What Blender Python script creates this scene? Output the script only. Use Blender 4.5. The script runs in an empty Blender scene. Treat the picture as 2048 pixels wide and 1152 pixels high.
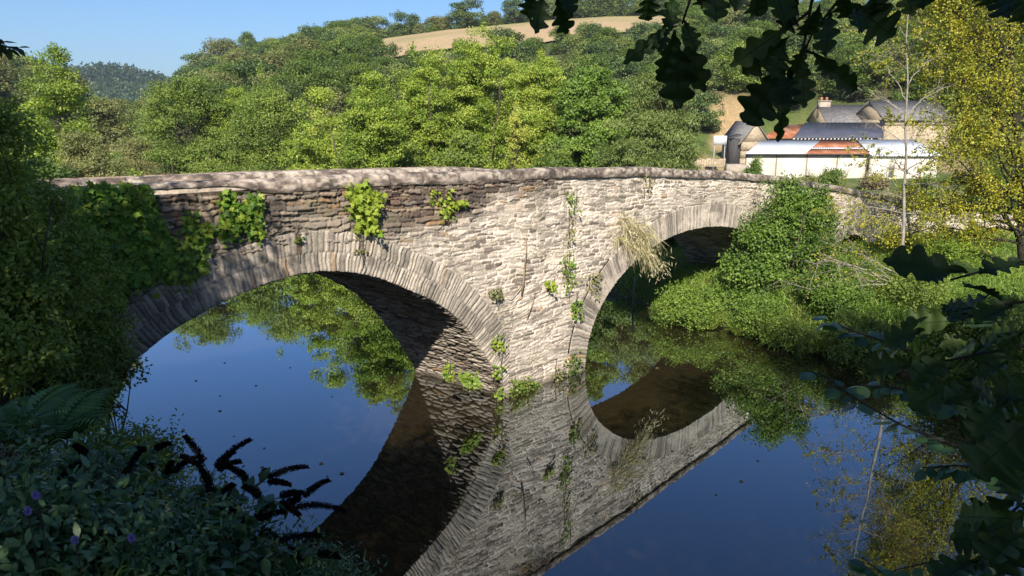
import bpy, math, random
import numpy as np
from mathutils import Vector

C = bpy.context.scene.collection
RAD = math.radians
rng = np.random.default_rng(11)

# ------------------------------------------------------------------ camera geometry
F_PX, EYE, PITCH = 1518.0, 7.45, math.atan(346 / 1518.0)
_cp, _sp = math.cos(PITCH), math.sin(PITCH)

def ray(u, v):
    a, b = (u - 1024) / F_PX, (576 - v) / F_PX
    return np.array([a, _cp + b * _sp, -_sp + b * _cp])

def at_y(u, v, y):
    d = ray(u, v); t = y / d[1]
    return np.array([d[0] * t, y, EYE + d[2] * t])

def at_z(u, v, z=0.0):
    d = ray(u, v); t = (z - EYE) / d[2]
    return np.array([d[0] * t, d[1] * t, z])

def at_d(u, v, dist):
    d = ray(u, v); d = d / np.linalg.norm(d)
    return np.array([0, 0, EYE]) + d * dist

# ------------------------------------------------------------------ noise
def _hash(ix, iy, k=0):
    h = (ix.astype(np.int64) * 374761393 + iy.astype(np.int64) * 668265263 + k * 974634521) & 0xFFFFFFFF
    h = ((h ^ (h >> 13)) * 1274126177) & 0xFFFFFFFF
    h = ((h ^ (h >> 16)) * 2246822519) & 0xFFFFFFFF
    return ((h ^ (h >> 15)) & 0xFFFFFF) / float(0x1000000)

def vnoise(x, y, k=0):
    x = np.asarray(x, float); y = np.asarray(y, float)
    ix, iy = np.floor(x), np.floor(y)
    fx, fy = x - ix, y - iy
    fx = fx * fx * (3 - 2 * fx); fy = fy * fy * (3 - 2 * fy)
    a = _hash(ix, iy, k); b = _hash(ix + 1, iy, k); c = _hash(ix, iy + 1, k); d = _hash(ix + 1, iy + 1, k)
    return (a * (1 - fx) + b * fx) * (1 - fy) + (c * (1 - fx) + d * fx) * fy

def fbm(x, y, k=0, oct=4):
    s = 0; a = 0.5; t = 0
    for i in range(oct):
        s = s + a * vnoise(x * 2 ** i, y * 2 ** i, k + i); t += a; a *= 0.5
    return s / t

def sstep(a, b, x):
    t = np.clip((np.asarray(x, float) - a) / (b - a), 0, 1)
    return t * t * (3 - 2 * t)

def vor(x, y, k=0, jx=0.8, jy=0.7, w=0.3, p=2.6):
    """nearest jittered cell: first distance, gap to the second, the cell's own three random numbers and the offset to its centre"""
    x = np.asarray(x, float); y = np.asarray(y, float)
    ix, iy = np.floor(x), np.floor(y)
    f1 = np.full(x.shape, 9.0); f2 = np.full(x.shape, 9.0)
    r = [np.zeros(x.shape) for _ in range(3)]; ox = np.zeros(x.shape); oy = np.zeros(x.shape)
    for dy in (-2, -1, 0, 1, 2):
        for dx in (-1, 0, 1):
            cx, cy = ix + dx, iy + dy
            px = cx + 0.5 + jx * (_hash(cx, cy, k) - 0.5) + 0.5 * (np.mod(cy, 2) - 0.5)
            py = cy + 0.5 + jy * (_hash(cx, cy, k + 1) - 0.5)
            ax, ay = x - px, y - py
            d = (np.abs(ax) ** p + np.abs(ay) ** p) ** (1 / p) - w * (_hash(cx, cy, k + 2) - 0.5)
            m = d < f1
            f2 = np.where(m, f1, np.minimum(f2, d)); f1 = np.where(m, d, f1)
            for j in range(3):
                r[j] = np.where(m, _hash(cx, cy, k + 5 + j), r[j])
            ox = np.where(m, ax, ox); oy = np.where(m, ay, oy)
    return f1, f2 - f1, r, ox, oy

# ------------------------------------------------------------------ mesh building
def mesh_np(name, V, F, mat=None, parent=None, smooth=False, attr=None, col=None):
    """one mesh object from numpy arrays: F is a list of (n,3)/(n,4) index arrays"""
    me = bpy.data.meshes.new(name)
    V = np.asarray(V, np.float32)
    me.vertices.add(len(V)); me.vertices.foreach_set('co', V.ravel())
    F = [np.asarray(f, np.int32) for f in F if len(f)]
    tot = sum(f.size for f in F); n = sum(len(f) for f in F)
    me.loops.add(tot); me.polygons.add(n)
    li = np.concatenate([f.ravel() for f in F])
    lt = np.concatenate([np.full(len(f), f.shape[1], np.int32) for f in F])
    ls = np.concatenate([[0], np.cumsum(lt)[:-1]]).astype(np.int32)
    me.loops.foreach_set('vertex_index', li)
    me.polygons.foreach_set('loop_start', ls); me.polygons.foreach_set('loop_total', lt)
    if smooth: me.polygons.foreach_set('use_smooth', np.ones(n, bool))
    me.update(calc_edges=True)
    for k, a in (attr or {}).items():
        at = me.attributes.new(k, 'FLOAT', 'POINT'); at.data.foreach_set('value', np.asarray(a, np.float32))
    if col is not None:
        at = me.attributes.new('col', 'FLOAT_COLOR', 'POINT')
        at.data.foreach_set('color', np.concatenate([col, np.ones((len(col), 1))], 1).astype(np.float32).ravel())
    if mat is not None:
        for m in (mat if isinstance(mat, (list, tuple)) else [mat]): me.materials.append(m)
    o = bpy.data.objects.new(name, me); C.objects.link(o)
    if parent is not None: o.parent = parent
    return o

class MB:
    """collects shapes that become ONE mesh"""
    def __init__(s): s.V = []; s.F3 = []; s.F4 = []; s.A = []; s.n = 0
    def add(s, V, f3=(), f4=(), a=0.5):
        V = np.asarray(V, float).reshape(-1, 3)
        if len(f3): s.F3.append(np.asarray(f3, int) + s.n)
        if len(f4): s.F4.append(np.asarray(f4, int) + s.n)
        s.V.append(V); s.A.append(np.broadcast_to(np.asarray(a, float), (len(V),))); s.n += len(V)
    def tube(s, P, R, n=6, a=0.5, cap=True):
        P = np.asarray(P, float); m = len(P); R = np.broadcast_to(np.asarray(R, float), (m,))
        T = np.gradient(P, axis=0); T /= np.linalg.norm(T, axis=1)[:, None] + 1e-9
        ref = np.array([0.31, 0.77, 0.55]) if abs(T[0][2]) > 0.8 else np.array([0, 0, 1.0])
        X = np.cross(T, ref); X /= np.linalg.norm(X, axis=1)[:, None] + 1e-9
        Y = np.cross(T, X)
        ang = np.arange(n) * 2 * math.pi / n
        V = P[:, None, :] + R[:, None, None] * (np.cos(ang)[None, :, None] * X[:, None, :] + np.sin(ang)[None, :, None] * Y[:, None, :])
        i, j = np.meshgrid(np.arange(m - 1), np.arange(n), indexing='ij')
        q = np.stack([i * n + j, i * n + (j + 1) % n, (i + 1) * n + (j + 1) % n, (i + 1) * n + j], -1).reshape(-1, 4)
        V = V.reshape(-1, 3); f3 = []
        if cap:
            V = np.vstack([V, P[0], P[-1]]); k = m * n
            f3 = [(k, (j + 1) % n, j) for j in range(n)] + [(k + 1, (m - 1) * n + j, (m - 1) * n + (j + 1) % n) for j in range(n)]
        s.add(V, f3, q, a)
    def box(s, lo, hi, rz=0, org=(0, 0, 0), a=0.5):
        lo, hi = np.array(lo, float), np.array(hi, float)
        V = np.array([[(lo, hi)[i][0], (lo, hi)[j][1], (lo, hi)[k][2]] for i in (0, 1) for j in (0, 1) for k in (0, 1)])
        c, sn = math.cos(rz), math.sin(rz)
        V = V @ np.array([[c, sn, 0], [-sn, c, 0], [0, 0, 1]]) + np.array(org, float)
        s.add(V, [], [(0, 1, 3, 2), (4, 6, 7, 5), (0, 4, 5, 1), (2, 3, 7, 6), (0, 2, 6, 4), (1, 5, 7, 3)], a)
    def hexa(s, P, a=0.5):
        """eight corners: four of the bottom then four of the top"""
        s.add(P, [], [(3, 2, 1, 0), (4, 5, 6, 7), (0, 1, 5, 4), (1, 2, 6, 5), (2, 3, 7, 6), (3, 0, 4, 7)], a)
    def build(s, name, mat, parent=None, smooth=False):
        return mesh_np(name, np.vstack(s.V), [np.vstack(f) for f in (s.F3, s.F4) if f], mat, parent, smooth,
                       {'var': np.concatenate(s.A)})

def grid_faces(nx, ny, keep=None):
    i, j = np.meshgrid(np.arange(nx - 1), np.arange(ny - 1), indexing='ij')
    q = np.stack([i * ny + j, (i + 1) * ny + j, (i + 1) * ny + j + 1, i * ny + j + 1], -1).reshape(-1, 4)
    return q if keep is None else q[keep.reshape(-1)]

def tag(o, label=None, cat=None, group=None, kind=None):
    if label: o['label'] = label
    if cat: o['category'] = cat
    if group: o['group'] = group
    if kind: o['kind'] = kind
    return o

def empty(name, loc=(0, 0, 0), rz=0.0):
    o = bpy.data.objects.new(name, None); C.objects.link(o)
    o.location = loc; o.rotation_euler.z = rz; o.empty_display_size = 0.3
    return o

def copy_tree(o, parent=None):
    kids = [c for c in C.objects if c.parent == o] if parent is None else list(o.children)
    c = o.copy(); C.objects.link(c)
    if parent is not None: c.parent = parent
    for ch in kids: copy_tree(ch, c)
    return c

# ------------------------------------------------------------------ materials
def new_mat(name):
    m = bpy.data.materials.new(name); m.use_nodes = True
    nt = m.node_tree; nt.nodes.clear()
    return m, nt, nt.nodes, nt.links

def ramp(nodes, stops):
    r = nodes.new('ShaderNodeValToRGB'); e = r.color_ramp.elements
    while len(e) < len(stops): e.new(0.5)
    for k, (p, c) in enumerate(stops):
        e[k].position = p; e[k].color = (*c, 1)
    return r

def leaf_mat(name, stops, trans=0.35, rough=0.5, spec=0.35, tcol=(1.25, 1.2, 0.55)):
    m, nt, N, L = new_mat(name)
    at = N.new('ShaderNodeAttribute'); at.attribute_name = 'var'
    r = ramp(N, stops); L.new(at.outputs['Fac'], r.inputs[0])
    p = N.new('ShaderNodeBsdfPrincipled'); p.inputs['Roughness'].default_value = rough
    p.inputs['Specular IOR Level'].default_value = spec
    t = N.new('ShaderNodeBsdfTranslucent')
    mx = N.new('ShaderNodeMix'); mx.data_type = 'RGBA'; mx.blend_type = 'MULTIPLY'; mx.inputs[0].default_value = 1
    mx.inputs[7].default_value = (*tcol, 1)
    L.new(r.outputs[0], mx.inputs[6]); L.new(mx.outputs[2], t.inputs[0]); L.new(r.outputs[0], p.inputs[0])
    ms = N.new('ShaderNodeMixShader'); ms.inputs[0].default_value = trans
    L.new(p.outputs[0], ms.inputs[1]); L.new(t.outputs[0], ms.inputs[2])
    o = N.new('ShaderNodeOutputMaterial'); L.new(ms.outputs[0], o.inputs[0])
    return m

def rough_mat(name, stops, scale=4.0, detail=6, rough=0.85, bump=0.3, spec=0.25, stretch=(1, 1, 1), dist=0.02, metal=0.0):
    """noise-coloured rough surface"""
    m, nt, N, L = new_mat(name)
    tc = N.new('ShaderNodeTexCoord'); mp = N.new('ShaderNodeMapping'); mp.inputs['Scale'].default_value = stretch
    L.new(tc.outputs['Object'], mp.inputs[0])
    n = N.new('ShaderNodeTexNoise'); n.inputs['Scale'].default_value = scale; n.inputs['Detail'].default_value = detail
    n.inputs['Roughness'].default_value = 0.65
    L.new(mp.outputs[0], n.inputs['Vector'])
    r = ramp(N, stops); L.new(n.outputs[0], r.inputs[0])
    p = N.new('ShaderNodeBsdfPrincipled'); p.inputs['Roughness'].default_value = rough
    p.inputs['Specular IOR Level'].default_value = spec; p.inputs['Metallic'].default_value = metal
    L.new(r.outputs[0], p.inputs[0])
    b = N.new('ShaderNodeBump'); b.inputs['Strength'].default_value = bump; b.inputs['Distance'].default_value = dist
    n2 = N.new('ShaderNodeTexNoise'); n2.inputs['Scale'].default_value = scale * 5; n2.inputs['Detail'].default_value = 5
    L.new(mp.outputs[0], n2.inputs['Vector']); L.new(n2.outputs[0], b.inputs['Height']); L.new(b.outputs[0], p.inputs['Normal'])
    o = N.new('ShaderNodeOutputMaterial'); L.new(p.outputs[0], o.inputs[0])
    return m

def col_mat(name, nscale=22.0, amt=0.35, rough=0.9, bump=0.5, dist=0.015, spec=0.2):
    """per-vertex stone colour with fine grain over it"""
    m, nt, N, L = new_mat(name)
    at = N.new('ShaderNodeAttribute'); at.attribute_name = 'col'
    tc = N.new('ShaderNodeTexCoord')
    n = N.new('ShaderNodeTexNoise'); n.inputs['Scale'].default_value = nscale; n.inputs['Detail'].default_value = 6; n.inputs['Roughness'].default_value = 0.7
    L.new(tc.outputs['Object'], n.inputs['Vector'])
    r = ramp(N, [(0.25, (1 - amt * 1.3,) * 3), (0.75, (1 + amt, 1 + amt, 1 + amt * 0.9))]); L.new(n.outputs[0], r.inputs[0])
    mx = N.new('ShaderNodeMix'); mx.data_type = 'RGBA'; mx.blend_type = 'MULTIPLY'; mx.inputs[0].default_value = 1
    L.new(at.outputs['Color'], mx.inputs[6]); L.new(r.outputs[0], mx.inputs[7])
    p = N.new('ShaderNodeBsdfPrincipled'); p.inputs['Roughness'].default_value = rough; p.inputs['Specular IOR Level'].default_value = spec
    L.new(mx.outputs[2], p.inputs[0])
    b = N.new('ShaderNodeBump'); b.inputs['Strength'].default_value = bump; b.inputs['Distance'].default_value = dist
    L.new(n.outputs[0], b.inputs['Height']); L.new(b.outputs[0], p.inputs['Normal'])
    o = N.new('ShaderNodeOutputMaterial'); L.new(p.outputs[0], o.inputs[0])
    return m

M = {}
M['stone'] = col_mat('stone_masonry')
M['ground'] = col_mat('soil_and_turf', nscale=3.0, amt=0.4, bump=0.6, dist=0.05)
M['bark'] = rough_mat('brown_bark', [(0.3, (0.05, 0.04, 0.03)), (0.7, (0.13, 0.10, 0.075))], 3, stretch=(3, 3, 0.6), bump=0.7)
M['pale_bark'] = rough_mat('pale_bark', [(0.3, (0.10, 0.082, 0.062)), (0.48, (0.24, 0.21, 0.17)), (0.72, (0.38, 0.345, 0.29))], 7, stretch=(2, 2, 0.7), bump=0.5)
M['dark_bark'] = rough_mat('dark_bark', [(0.3, (0.018, 0.015, 0.012)), (0.7, (0.055, 0.045, 0.035))], 4, stretch=(3, 3, 0.6), bump=0.7)
M['dry_stem'] = rough_mat('dry_stem', [(0.3, (0.16, 0.11, 0.06)), (0.7, (0.34, 0.26, 0.16))], 6)
M['lime_leaf'] = leaf_mat('yellow_green_leaf', [(0, (0.095, 0.16, 0.018)), (0.45, (0.24, 0.335, 0.044)), (0.8, (0.38, 0.46, 0.075)), (1, (0.52, 0.53, 0.12))], 0.44)
M['mid_leaf'] = leaf_mat('mid_green_leaf', [(0, (0.062, 0.112, 0.021)), (0.5, (0.158, 0.23, 0.042)), (1, (0.29, 0.36, 0.065))], 0.42)
M['fresh_leaf'] = leaf_mat('fresh_green_leaf', [(0, (0.060, 0.115, 0.020)), (0.5, (0.15, 0.245, 0.040)), (1, (0.28, 0.38, 0.065))], 0.4)
M['dark_leaf'] = leaf_mat('dark_green_leaf', [(0, (0.016, 0.034, 0.012)), (0.5, (0.036, 0.065, 0.018)), (1, (0.075, 0.105, 0.025))], 0.3)
M['olive_leaf'] = leaf_mat('olive_leaf', [(0, (0.11, 0.13, 0.038)), (0.5, (0.22, 0.23, 0.075)), (1, (0.36, 0.34, 0.14))], 0.3)
M['willow_leaf'] = leaf_mat('willow_leaf', [(0, (0.075, 0.12, 0.027)), (0.5, (0.17, 0.225, 0.052)), (1, (0.29, 0.33, 0.11))], 0.3)
M['dry_leaf'] = leaf_mat('dry_leaf', [(0, (0.12, 0.095, 0.05)), (0.5, (0.22, 0.175, 0.09)), (1, (0.34, 0.29, 0.17))], 0.25, tcol=(1.1, 1.0, 0.7))
M['yellow_leaf'] = leaf_mat('autumn_yellow_leaf', [(0, (0.12, 0.17, 0.018)), (0.4, (0.30, 0.33, 0.03)), (0.8, (0.50, 0.47, 0.05)), (1, (0.58, 0.47, 0.07))], 0.42, tcol=(1.15, 1.05, 0.5))
M['hill_leaf'] = leaf_mat('hill_oak_leaf', [(0, (0.052, 0.094, 0.028)), (0.5, (0.115, 0.172, 0.046)), (1, (0.25, 0.28, 0.07))], 0.25)
M['far_leaf'] = leaf_mat('far_wood_leaf', [(0, (0.022, 0.050, 0.022)), (0.5, (0.045, 0.085, 0.03)), (1, (0.10, 0.13, 0.04))], 0.2)
M['ivy_leaf'] = leaf_mat('ivy_leaf', [(0, (0.04, 0.105, 0.016)), (0.5, (0.11, 0.215, 0.026)), (1, (0.30, 0.37, 0.042))], 0.3, rough=0.5, spec=0.25)
M['oak_leaf'] = leaf_mat('oak_leaf', [(0, (0.016, 0.036, 0.010)), (0.5, (0.032, 0.066, 0.014)), (1, (0.075, 0.115, 0.02))], 0.28, rough=0.5, spec=0.35)
M['shade_leaf'] = leaf_mat('blue_green_leaf', [(0, (0.03, 0.072, 0.028)), (0.5, (0.07, 0.145, 0.05)), (1, (0.15, 0.24, 0.09))], 0.25, rough=0.4, spec=0.5)
M['fern_leaf'] = leaf_mat('fern_leaf', [(0, (0.03, 0.085, 0.02)), (0.5, (0.065, 0.15, 0.035)), (1, (0.13, 0.24, 0.05))], 0.3)
M['seed_head'] = leaf_mat('brown_seed_head', [(0, (0.006, 0.0045, 0.004)), (1, (0.020, 0.013, 0.011))], 0.05, spec=0.1)
M['flower'] = leaf_mat('purple_flower', [(0, (0.16, 0.09, 0.36)), (1, (0.42, 0.30, 0.70))], 0.2, tcol=(1, 1, 1))
M['grass_leaf'] = leaf_mat('grass_leaf', [(0, (0.08, 0.16, 0.02)), (0.5, (0.19, 0.31, 0.04)), (1, (0.42, 0.42, 0.13))], 0.4)
M['straw'] = leaf_mat('straw_leaf', [(0, (0.22, 0.23, 0.08)), (0.35, (0.46, 0.41, 0.20)), (1, (0.74, 0.66, 0.45))], 0.3, tcol=(1.1, 1, 0.7))
# ------------------------------------------------------------------ THE BRIDGE
NOSE = np.array([-0.12, 19.36])
E1 = np.array([0.7193, 0.6947]); E2 = np.array([0.7003, 0.7138]); E3 = np.array([0.955, 0.297])

def splus(s, w):
    return w * np.logaddexp(0, s / w)

def plan(s, z):
    """point of the front face in plan for station s (metres along the face, 0 at the pier nose) and height z"""
    s = np.asarray(s, float); z = np.asarray(z, float)
    w = 0.03 + 0.75 * sstep(1.8, 5.8, z)
    a = splus(s, w); b = splus(s - 25.0, 2.2)
    x = NOSE[0] + E1[0] * s + (E2[0] - E1[0]) * a + (E3[0] - E2[0]) * b
    y = NOSE[1] + E1[1] * s + (E2[1] - E1[1]) * a + (E3[1] - E2[1]) * b
    return x, y

def plan_n(s, z):
    x0, y0 = plan(np.asarray(s) - 0.02, z); x1, y1 = plan(np.asarray(s) + 0.02, z)
    tx, ty = x1 - x0, y1 - y0; L = np.hypot(tx, ty)
    return ty / L, -tx / L            # outward (towards the camera)

def wall_pt(s, z, off=0.0):
    s = np.asarray(s, float); z = np.asarray(z, float)
    x, y = plan(s, z); nx, ny = plan_n(s, z)
    return np.stack([x + nx * off, y + ny * off, z * np.ones_like(x)], -1)

_ts = np.array([-40, -20, -13, -11.7, -9.2, -7.3, -5.4, -2.8, 0, 2.6, 6.2, 11.8, 14.9, 18.6, 21.9, 25, 29, 33, 40])
_tz = np.array([6.5, 6.42, 6.36, 6.34, 6.29, 6.26, 6.25, 6.18, 6.10, 6.06, 5.88, 5.46, 5.15, 4.67, 4.25, 3.75, 3.0, 2.4, 1.9])
def top_z(s):
    s = np.asarray(s, float)
    return (np.interp(s - 0.9, _ts, _tz) + np.interp(s, _ts, _tz) + np.interp(s + 0.9, _ts, _tz)) / 3

def smooth_curve(P, step):
    P = np.asarray(P, float)
    for it in range(3):          # corner cutting keeps the ends
        Q = np.empty((2 * len(P), 2)); Q[0] = P[0]; Q[-1] = P[-1]
        Q[1:-1:2] = 0.75 * P[:-1] + 0.25 * P[1:]; Q[2:-1:2] = 0.25 * P[:-1] + 0.75 * P[1:]
        P = Q
    d = np.concatenate([[0], np.cumsum(np.hypot(*np.diff(P, axis=0).T))])
    n = int(d[-1] / step); t = np.linspace(0, d[-1], n)
    return np.stack([np.interp(t, d, P[:, 0]), np.interp(t, d, P[:, 1])], -1), t

# intrados curves in (s, z)
A1 = [(-11.95, -0.6), (-11.9, 0.1), (-11.7, 0.7), (-11.3, 1.35), (-10.75, 2.0), (-10.2, 2.5), (-9.6, 2.93), (-8.96, 3.35), (-8.3, 3.7), (-7.5, 3.98), (-6.8, 4.16), (-6.1, 4.27), (-5.4, 4.27), (-4.7, 4.14),
      (-4.0, 3.92), (-3.3, 3.56), (-2.6, 3.2), (-2.0, 2.8), (-1.5, 2.32), (-1.1, 1.83), (-0.8, 1.36), (-0.45, 0.88), (-0.18, 0.42), (-0.04, 0.1), (0.0, -0.1), (0.0, -0.6)]
A2 = [(3.2, -0.6), (3.25, 0), (3.35, 0.8), (3.68, 1.5), (4.25, 2.15), (5.1, 2.75), (6.35, 3.28), (7.75, 3.58), (9.2, 3.66), (10.7, 3.58), (12.1, 3.36), (13.4, 2.85), (14.4, 2.2),
      (15.1, 1.5), (15.5, 0.8), (15.6, -0.6)]
A3 = [(20.6, -0.6), (20.6, 0.7), (20.9, 1.3), (21.7, 1.85), (22.6, 2.02), (23.6, 1.85), (24.5, 1.3), (24.8, 0.7), (24.8, -0.6)]
ARCH = [dict(P=A1, R=0.86, mid=0.41, e=np.array([-2.72, 2.09])), dict(P=A2, R=0.82, mid=None, e=np.array([-2.9, 2.2])),
        dict(P=A3, R=0.62, mid=None, e=np.array([-2.3, 1.9]))]

def curve_dist(s, z, Q):
    """signed distance to an intrados polyline, positive in the masonry"""
    sh = s.shape; p = np.stack([s.ravel(), z.ravel()], -1)
    best = np.full(len(p), 1e9)
    q = Q[::4]
    for i in range(len(q) - 1):
        a, b = q[i], q[i + 1]; ab = b - a
        t = np.clip(((p - a) @ ab) / (ab @ ab), 0, 1)
        d = np.hypot(*(p - (a + t[:, None] * ab)).T)
        best = np.minimum(best, d)
    inside = (p[:, 0] > Q[0, 0]) & (p[:, 0] < Q[-1, 0]) & (p[:, 1] < np.interp(p[:, 0], Q[:, 0], Q[:, 1]))
    return np.where(inside, -best, best).reshape(sh)

def pick(r, stops):
    xs = [p for p, _ in stops]; cs = np.array([c for _, c in stops])
    return np.stack([np.interp(r, xs, cs[:, k]) for k in range(3)], -1)

DRY = [(0, (0.055, 0.044, 0.040)), (0.25, (0.115, 0.082, 0.062)), (0.45, (0.175, 0.120, 0.085)), (0.62, (0.185, 0.155, 0.135)), (0.8, (0.27, 0.20, 0.14)),
       (0.92, (0.33, 0.26, 0.19)), (0.945, (0.25, 0.145, 0.075)), (1, (0.27, 0.16, 0.08))]
PALE = [(0, (0.15, 0.122, 0.10)), (0.18, (0.29, 0.24, 0.195)), (0.5, (0.47, 0.395, 0.32)), (0.965, (0.68, 0.58, 0.475)), (0.98, (0.36, 0.235, 0.14)), (1, (0.36, 0.24, 0.14))]
MORT = np.array([0.76, 0.655, 0.54])

def courses(s, z, k, hlo, hhi, wlo, whi):
    """irregular courses: distance to the nearest joint (m), three random numbers per stone, offset from the stone's mid height"""
    r = np.random.default_rng(k); n = int((np.max(z) - np.min(z) + 1.5) / hlo) + 6
    hs = r.uniform(hlo, hhi, n) * np.where(r.random(n) < 0.22, 1.5, 1); ed = np.min(z) - 0.5 + np.concatenate([[0], np.cumsum(hs)])
    i = np.clip(np.searchsorted(ed, z, side='right') - 1, 0, n - 1)
    dz = np.minimum(z - ed[i], ed[i + 1] - z)
    w = r.uniform(wlo, whi, n)[i] * (0.6 + 0.9 * np.minimum(hs[i] / hhi, 1.0)); x = s / w + r.random(n)[i] * 50
    jx = np.floor(x); best = np.full(s.shape, 9.0); sec = np.full(s.shape, 9.0); idx = np.zeros(s.shape)
    for d in (-2, -1, 0, 1, 2):
        c = jx + d; px = c + 0.5 + 0.9 * (_hash(c, i, k) - 0.5); q = np.abs(x - px); m = q < best
        sec = np.where(m, best, np.minimum(sec, q)); best = np.where(m, q, best); idx = np.where(m, c, idx)
    dx = (sec - best) * 0.5 * w
    e = -0.012 * np.logaddexp(-dx * 0.75 / 0.012, -dz / 0.012) + 0.004
    return e, [_hash(idx, i, k + 3 + j) for j in range(3)], (z - 0.5 * (ed[i] + ed[i + 1])) / hs[i]

def masonry(s, z, pale, k=0):
    """height (m), colour of coursed slate rubble; pale: 0 dry dark joints .. 1 smeared with pale mortar"""
    s = np.asarray(s, float); z = np.asarray(z, float)
    lowf = 0.13 * (fbm(s * 0.55, z * 0.8, k + 30, 3) - 0.5) * 2
    zz = z + lowf + 0.035 * (vnoise(s * 3.2, z * 5, k + 40) - 0.5) * 2 + 0.014 * (vnoise(s * 10, z * 12, k + 41) - 0.5) * 2
    ss = s + 0.035 * (vnoise(s * 5, z * 11, k + 50) - 0.5) * 2 + 0.25 * (zz - z)
    e1, r1, o1 = courses(ss, zz, k + 1, 0.060, 0.125, 0.22, 0.44)
    e2, r2_, o2 = courses(ss, zz + 7.3, k + 2, 0.030, 0.062, 0.20, 0.46)
    sel = fbm(s * 1.1, z * 2.6, k + 60, 3) > 0.52 + 0.06 * (1 - pale)
    e = np.where(sel, e2, e1); rr = np.where(sel, r2_[0], r1[0]); r2 = np.where(sel, r2_[1], r1[1]); oyy = np.where(sel, o2, o1)
    gr1 = fbm(s * 20, z * 60, k + 70, 3)
    j_dry = sstep(-0.002, 0.016, e + 0.010 * (gr1 - 0.5))
    h_dry = j_dry * (0.035 + 0.06 * r2) + 0.016 * (gr1 - 0.5) - 0.030 * oyy * j_dry * (0.4 + r2)
    thr = 0.004 + 0.05 * (fbm(s * 1.6, z * 4.5, k + 80, 4) - 0.42)
    cov = sstep(thr, thr + 0.012, e + 0.016 * (gr1 - 0.5))
    ridg = fbm(s * 4.5, zz * 26, k + 90, 3)
    h_pale = cov * (0.002 + 0.024 * r2) + 0.008 * j_dry + 0.030 * (ridg - 0.5)
    h = h_dry * (1 - pale) + h_pale * pale
    cd = pick(rr, DRY) * (0.70 + 0.6 * gr1)[..., None]
    cd = cd * j_dry[..., None] + np.array([0.034, 0.028, 0.023]) * (1 - j_dry)[..., None]
    cpl = pick(rr, PALE) * (0.72 + 0.56 * gr1)[..., None]
    mort = MORT * (0.72 + 0.5 * ridg)[..., None]
    cp = mort * (1 - cov)[..., None] + cpl * cov[..., None]
    col = cd * (1 - pale)[..., None] + cp * pale[..., None]
    return h, col

def pale_mask(s, z):
    n = fbm(s * 0.7, z * 1.1, 200, 4) - 0.5
    # lower and right part of the face was repointed in pale mortar; the parapet to the left stayed dry
    line = 4.0 + np.clip((s + 6) * 0.24, 0, 2.6) + 1.2 * n
    m = sstep(0.35, -0.45, z - line) * sstep(-6.2, -2.2, s + 2.0 * n + (5 - z) * 0.25)
    right = sstep(2.5, 4.2, s + 2.5 * n)
    return np.clip(np.maximum(m, right * 0.97), 0, 1)

bridge = tag(empty('stone_bridge', (NOSE[0], NOSE[1], 0)), 'old humpbacked stone bridge with three arches crossing the dark river', 'bridge')
BO = np.array([NOSE[0], NOSE[1], 0])

def bpart(name, V, F, col, mat='stone', smooth=True):
    return mesh_np(name, V - BO, F, M[mat], bridge, smooth, col=col)

for a in ARCH:
    a['Q'], a['t'] = smooth_curve(a['P'], 0.02)

# --- front face
COP = 0.25
S = np.concatenate([np.arange(-16, 12.5, 0.023), np.arange(12.5, 26, 0.035), np.arange(26, 40, 0.06)])
nz = 285
tt = np.linspace(0, 1, nz)
SS = np.repeat(S[:, None], nz, 1); TOP = top_z(S) - COP + 0.05
ZZ = -0.5 + tt[None, :] * (TOP + 0.5)[:, None]
zc = ZZ - (TOP - 5.8)[:, None] * sstep(1.5, 5.0, ZZ)
PM = pale_mask(SS, ZZ)
hh, cc = masonry(SS, zc, PM)
dmin = np.full(SS.shape, 9.0); hole = np.zeros(SS.shape, bool)
for a in ARCH:
    lo, hi = a['Q'][0, 0] - 2, a['Q'][-1, 0] + 2
    k = (S > lo) & (S < hi)
    d = np.full(SS.shape, 9.0); d[k] = curve_dist(SS[k], ZZ[k], a['Q'])
    hole |= (d < a['R'] - 0.22) & ((SS < 0.0) if a is ARCH[0] else (d < 9))
    # a wash of grey lime round the arch
    w = (sstep(1.7, 0.9, d) * 0.4)[..., None]
    cc = cc * (1 - w) + np.array([0.30, 0.265, 0.215]) * w
    dmin = np.minimum(dmin, d)
# weathering: damp dark foot, grey crust below the coping
w = sstep(0.30, 0.05, ZZ + 0.20 * (fbm(SS * 3, ZZ * 3, 210, 3) - 0.5))[..., None]
cc = cc * (1 - 0.75 * w) + np.array([0.07, 0.055, 0.035]) * 0.75 * w
st = (sstep(0.55, 0.78, fbm(SS * 2.2, ZZ * 0.5, 220, 4)) * sstep(3.0, 6.0, ZZ) * 0.5)[..., None]
cc = cc * (1 - st) + np.array([0.15, 0.135, 0.115]) * st
gn = (sstep(0.62, 0.75, fbm(SS * 1.7, ZZ * 2.4, 230, 4)) * 0.25)[..., None]
cc = cc * (1 - gn) + np.array([0.20, 0.19, 0.10]) * gn * 0.9 + 0
V = wall_pt(SS, ZZ, hh - 0.03)
kf = ~(hole[:-1, :-1] & hole[1:, :-1] & hole[1:, 1:] & hole[:-1, 1:])
FQ = grid_faces(len(S), nz, kf)
use = np.unique(FQ); mp = np.zeros(V.shape[0] * V.shape[1], int); mp[use] = np.arange(len(use))
bpart('spandrel_wall', V.reshape(-1, 3)[use], [mp[FQ]], cc.reshape(-1, 3)[use])

# --- arch rings and vaults
def cells1d(t, lo, hi, seed):
    r = np.random.default_rng(seed); w = r.uniform(lo, hi, int(np.max(t) / lo) + 4); ed = np.concatenate([[0], np.cumsum(w)])
    i = np.searchsorted(ed, np.clip(t, 0, None), side='right') - 1
    i = np.clip(i, 0, len(w) - 1)
    return i, (t - ed[i]), w[i]

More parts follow.
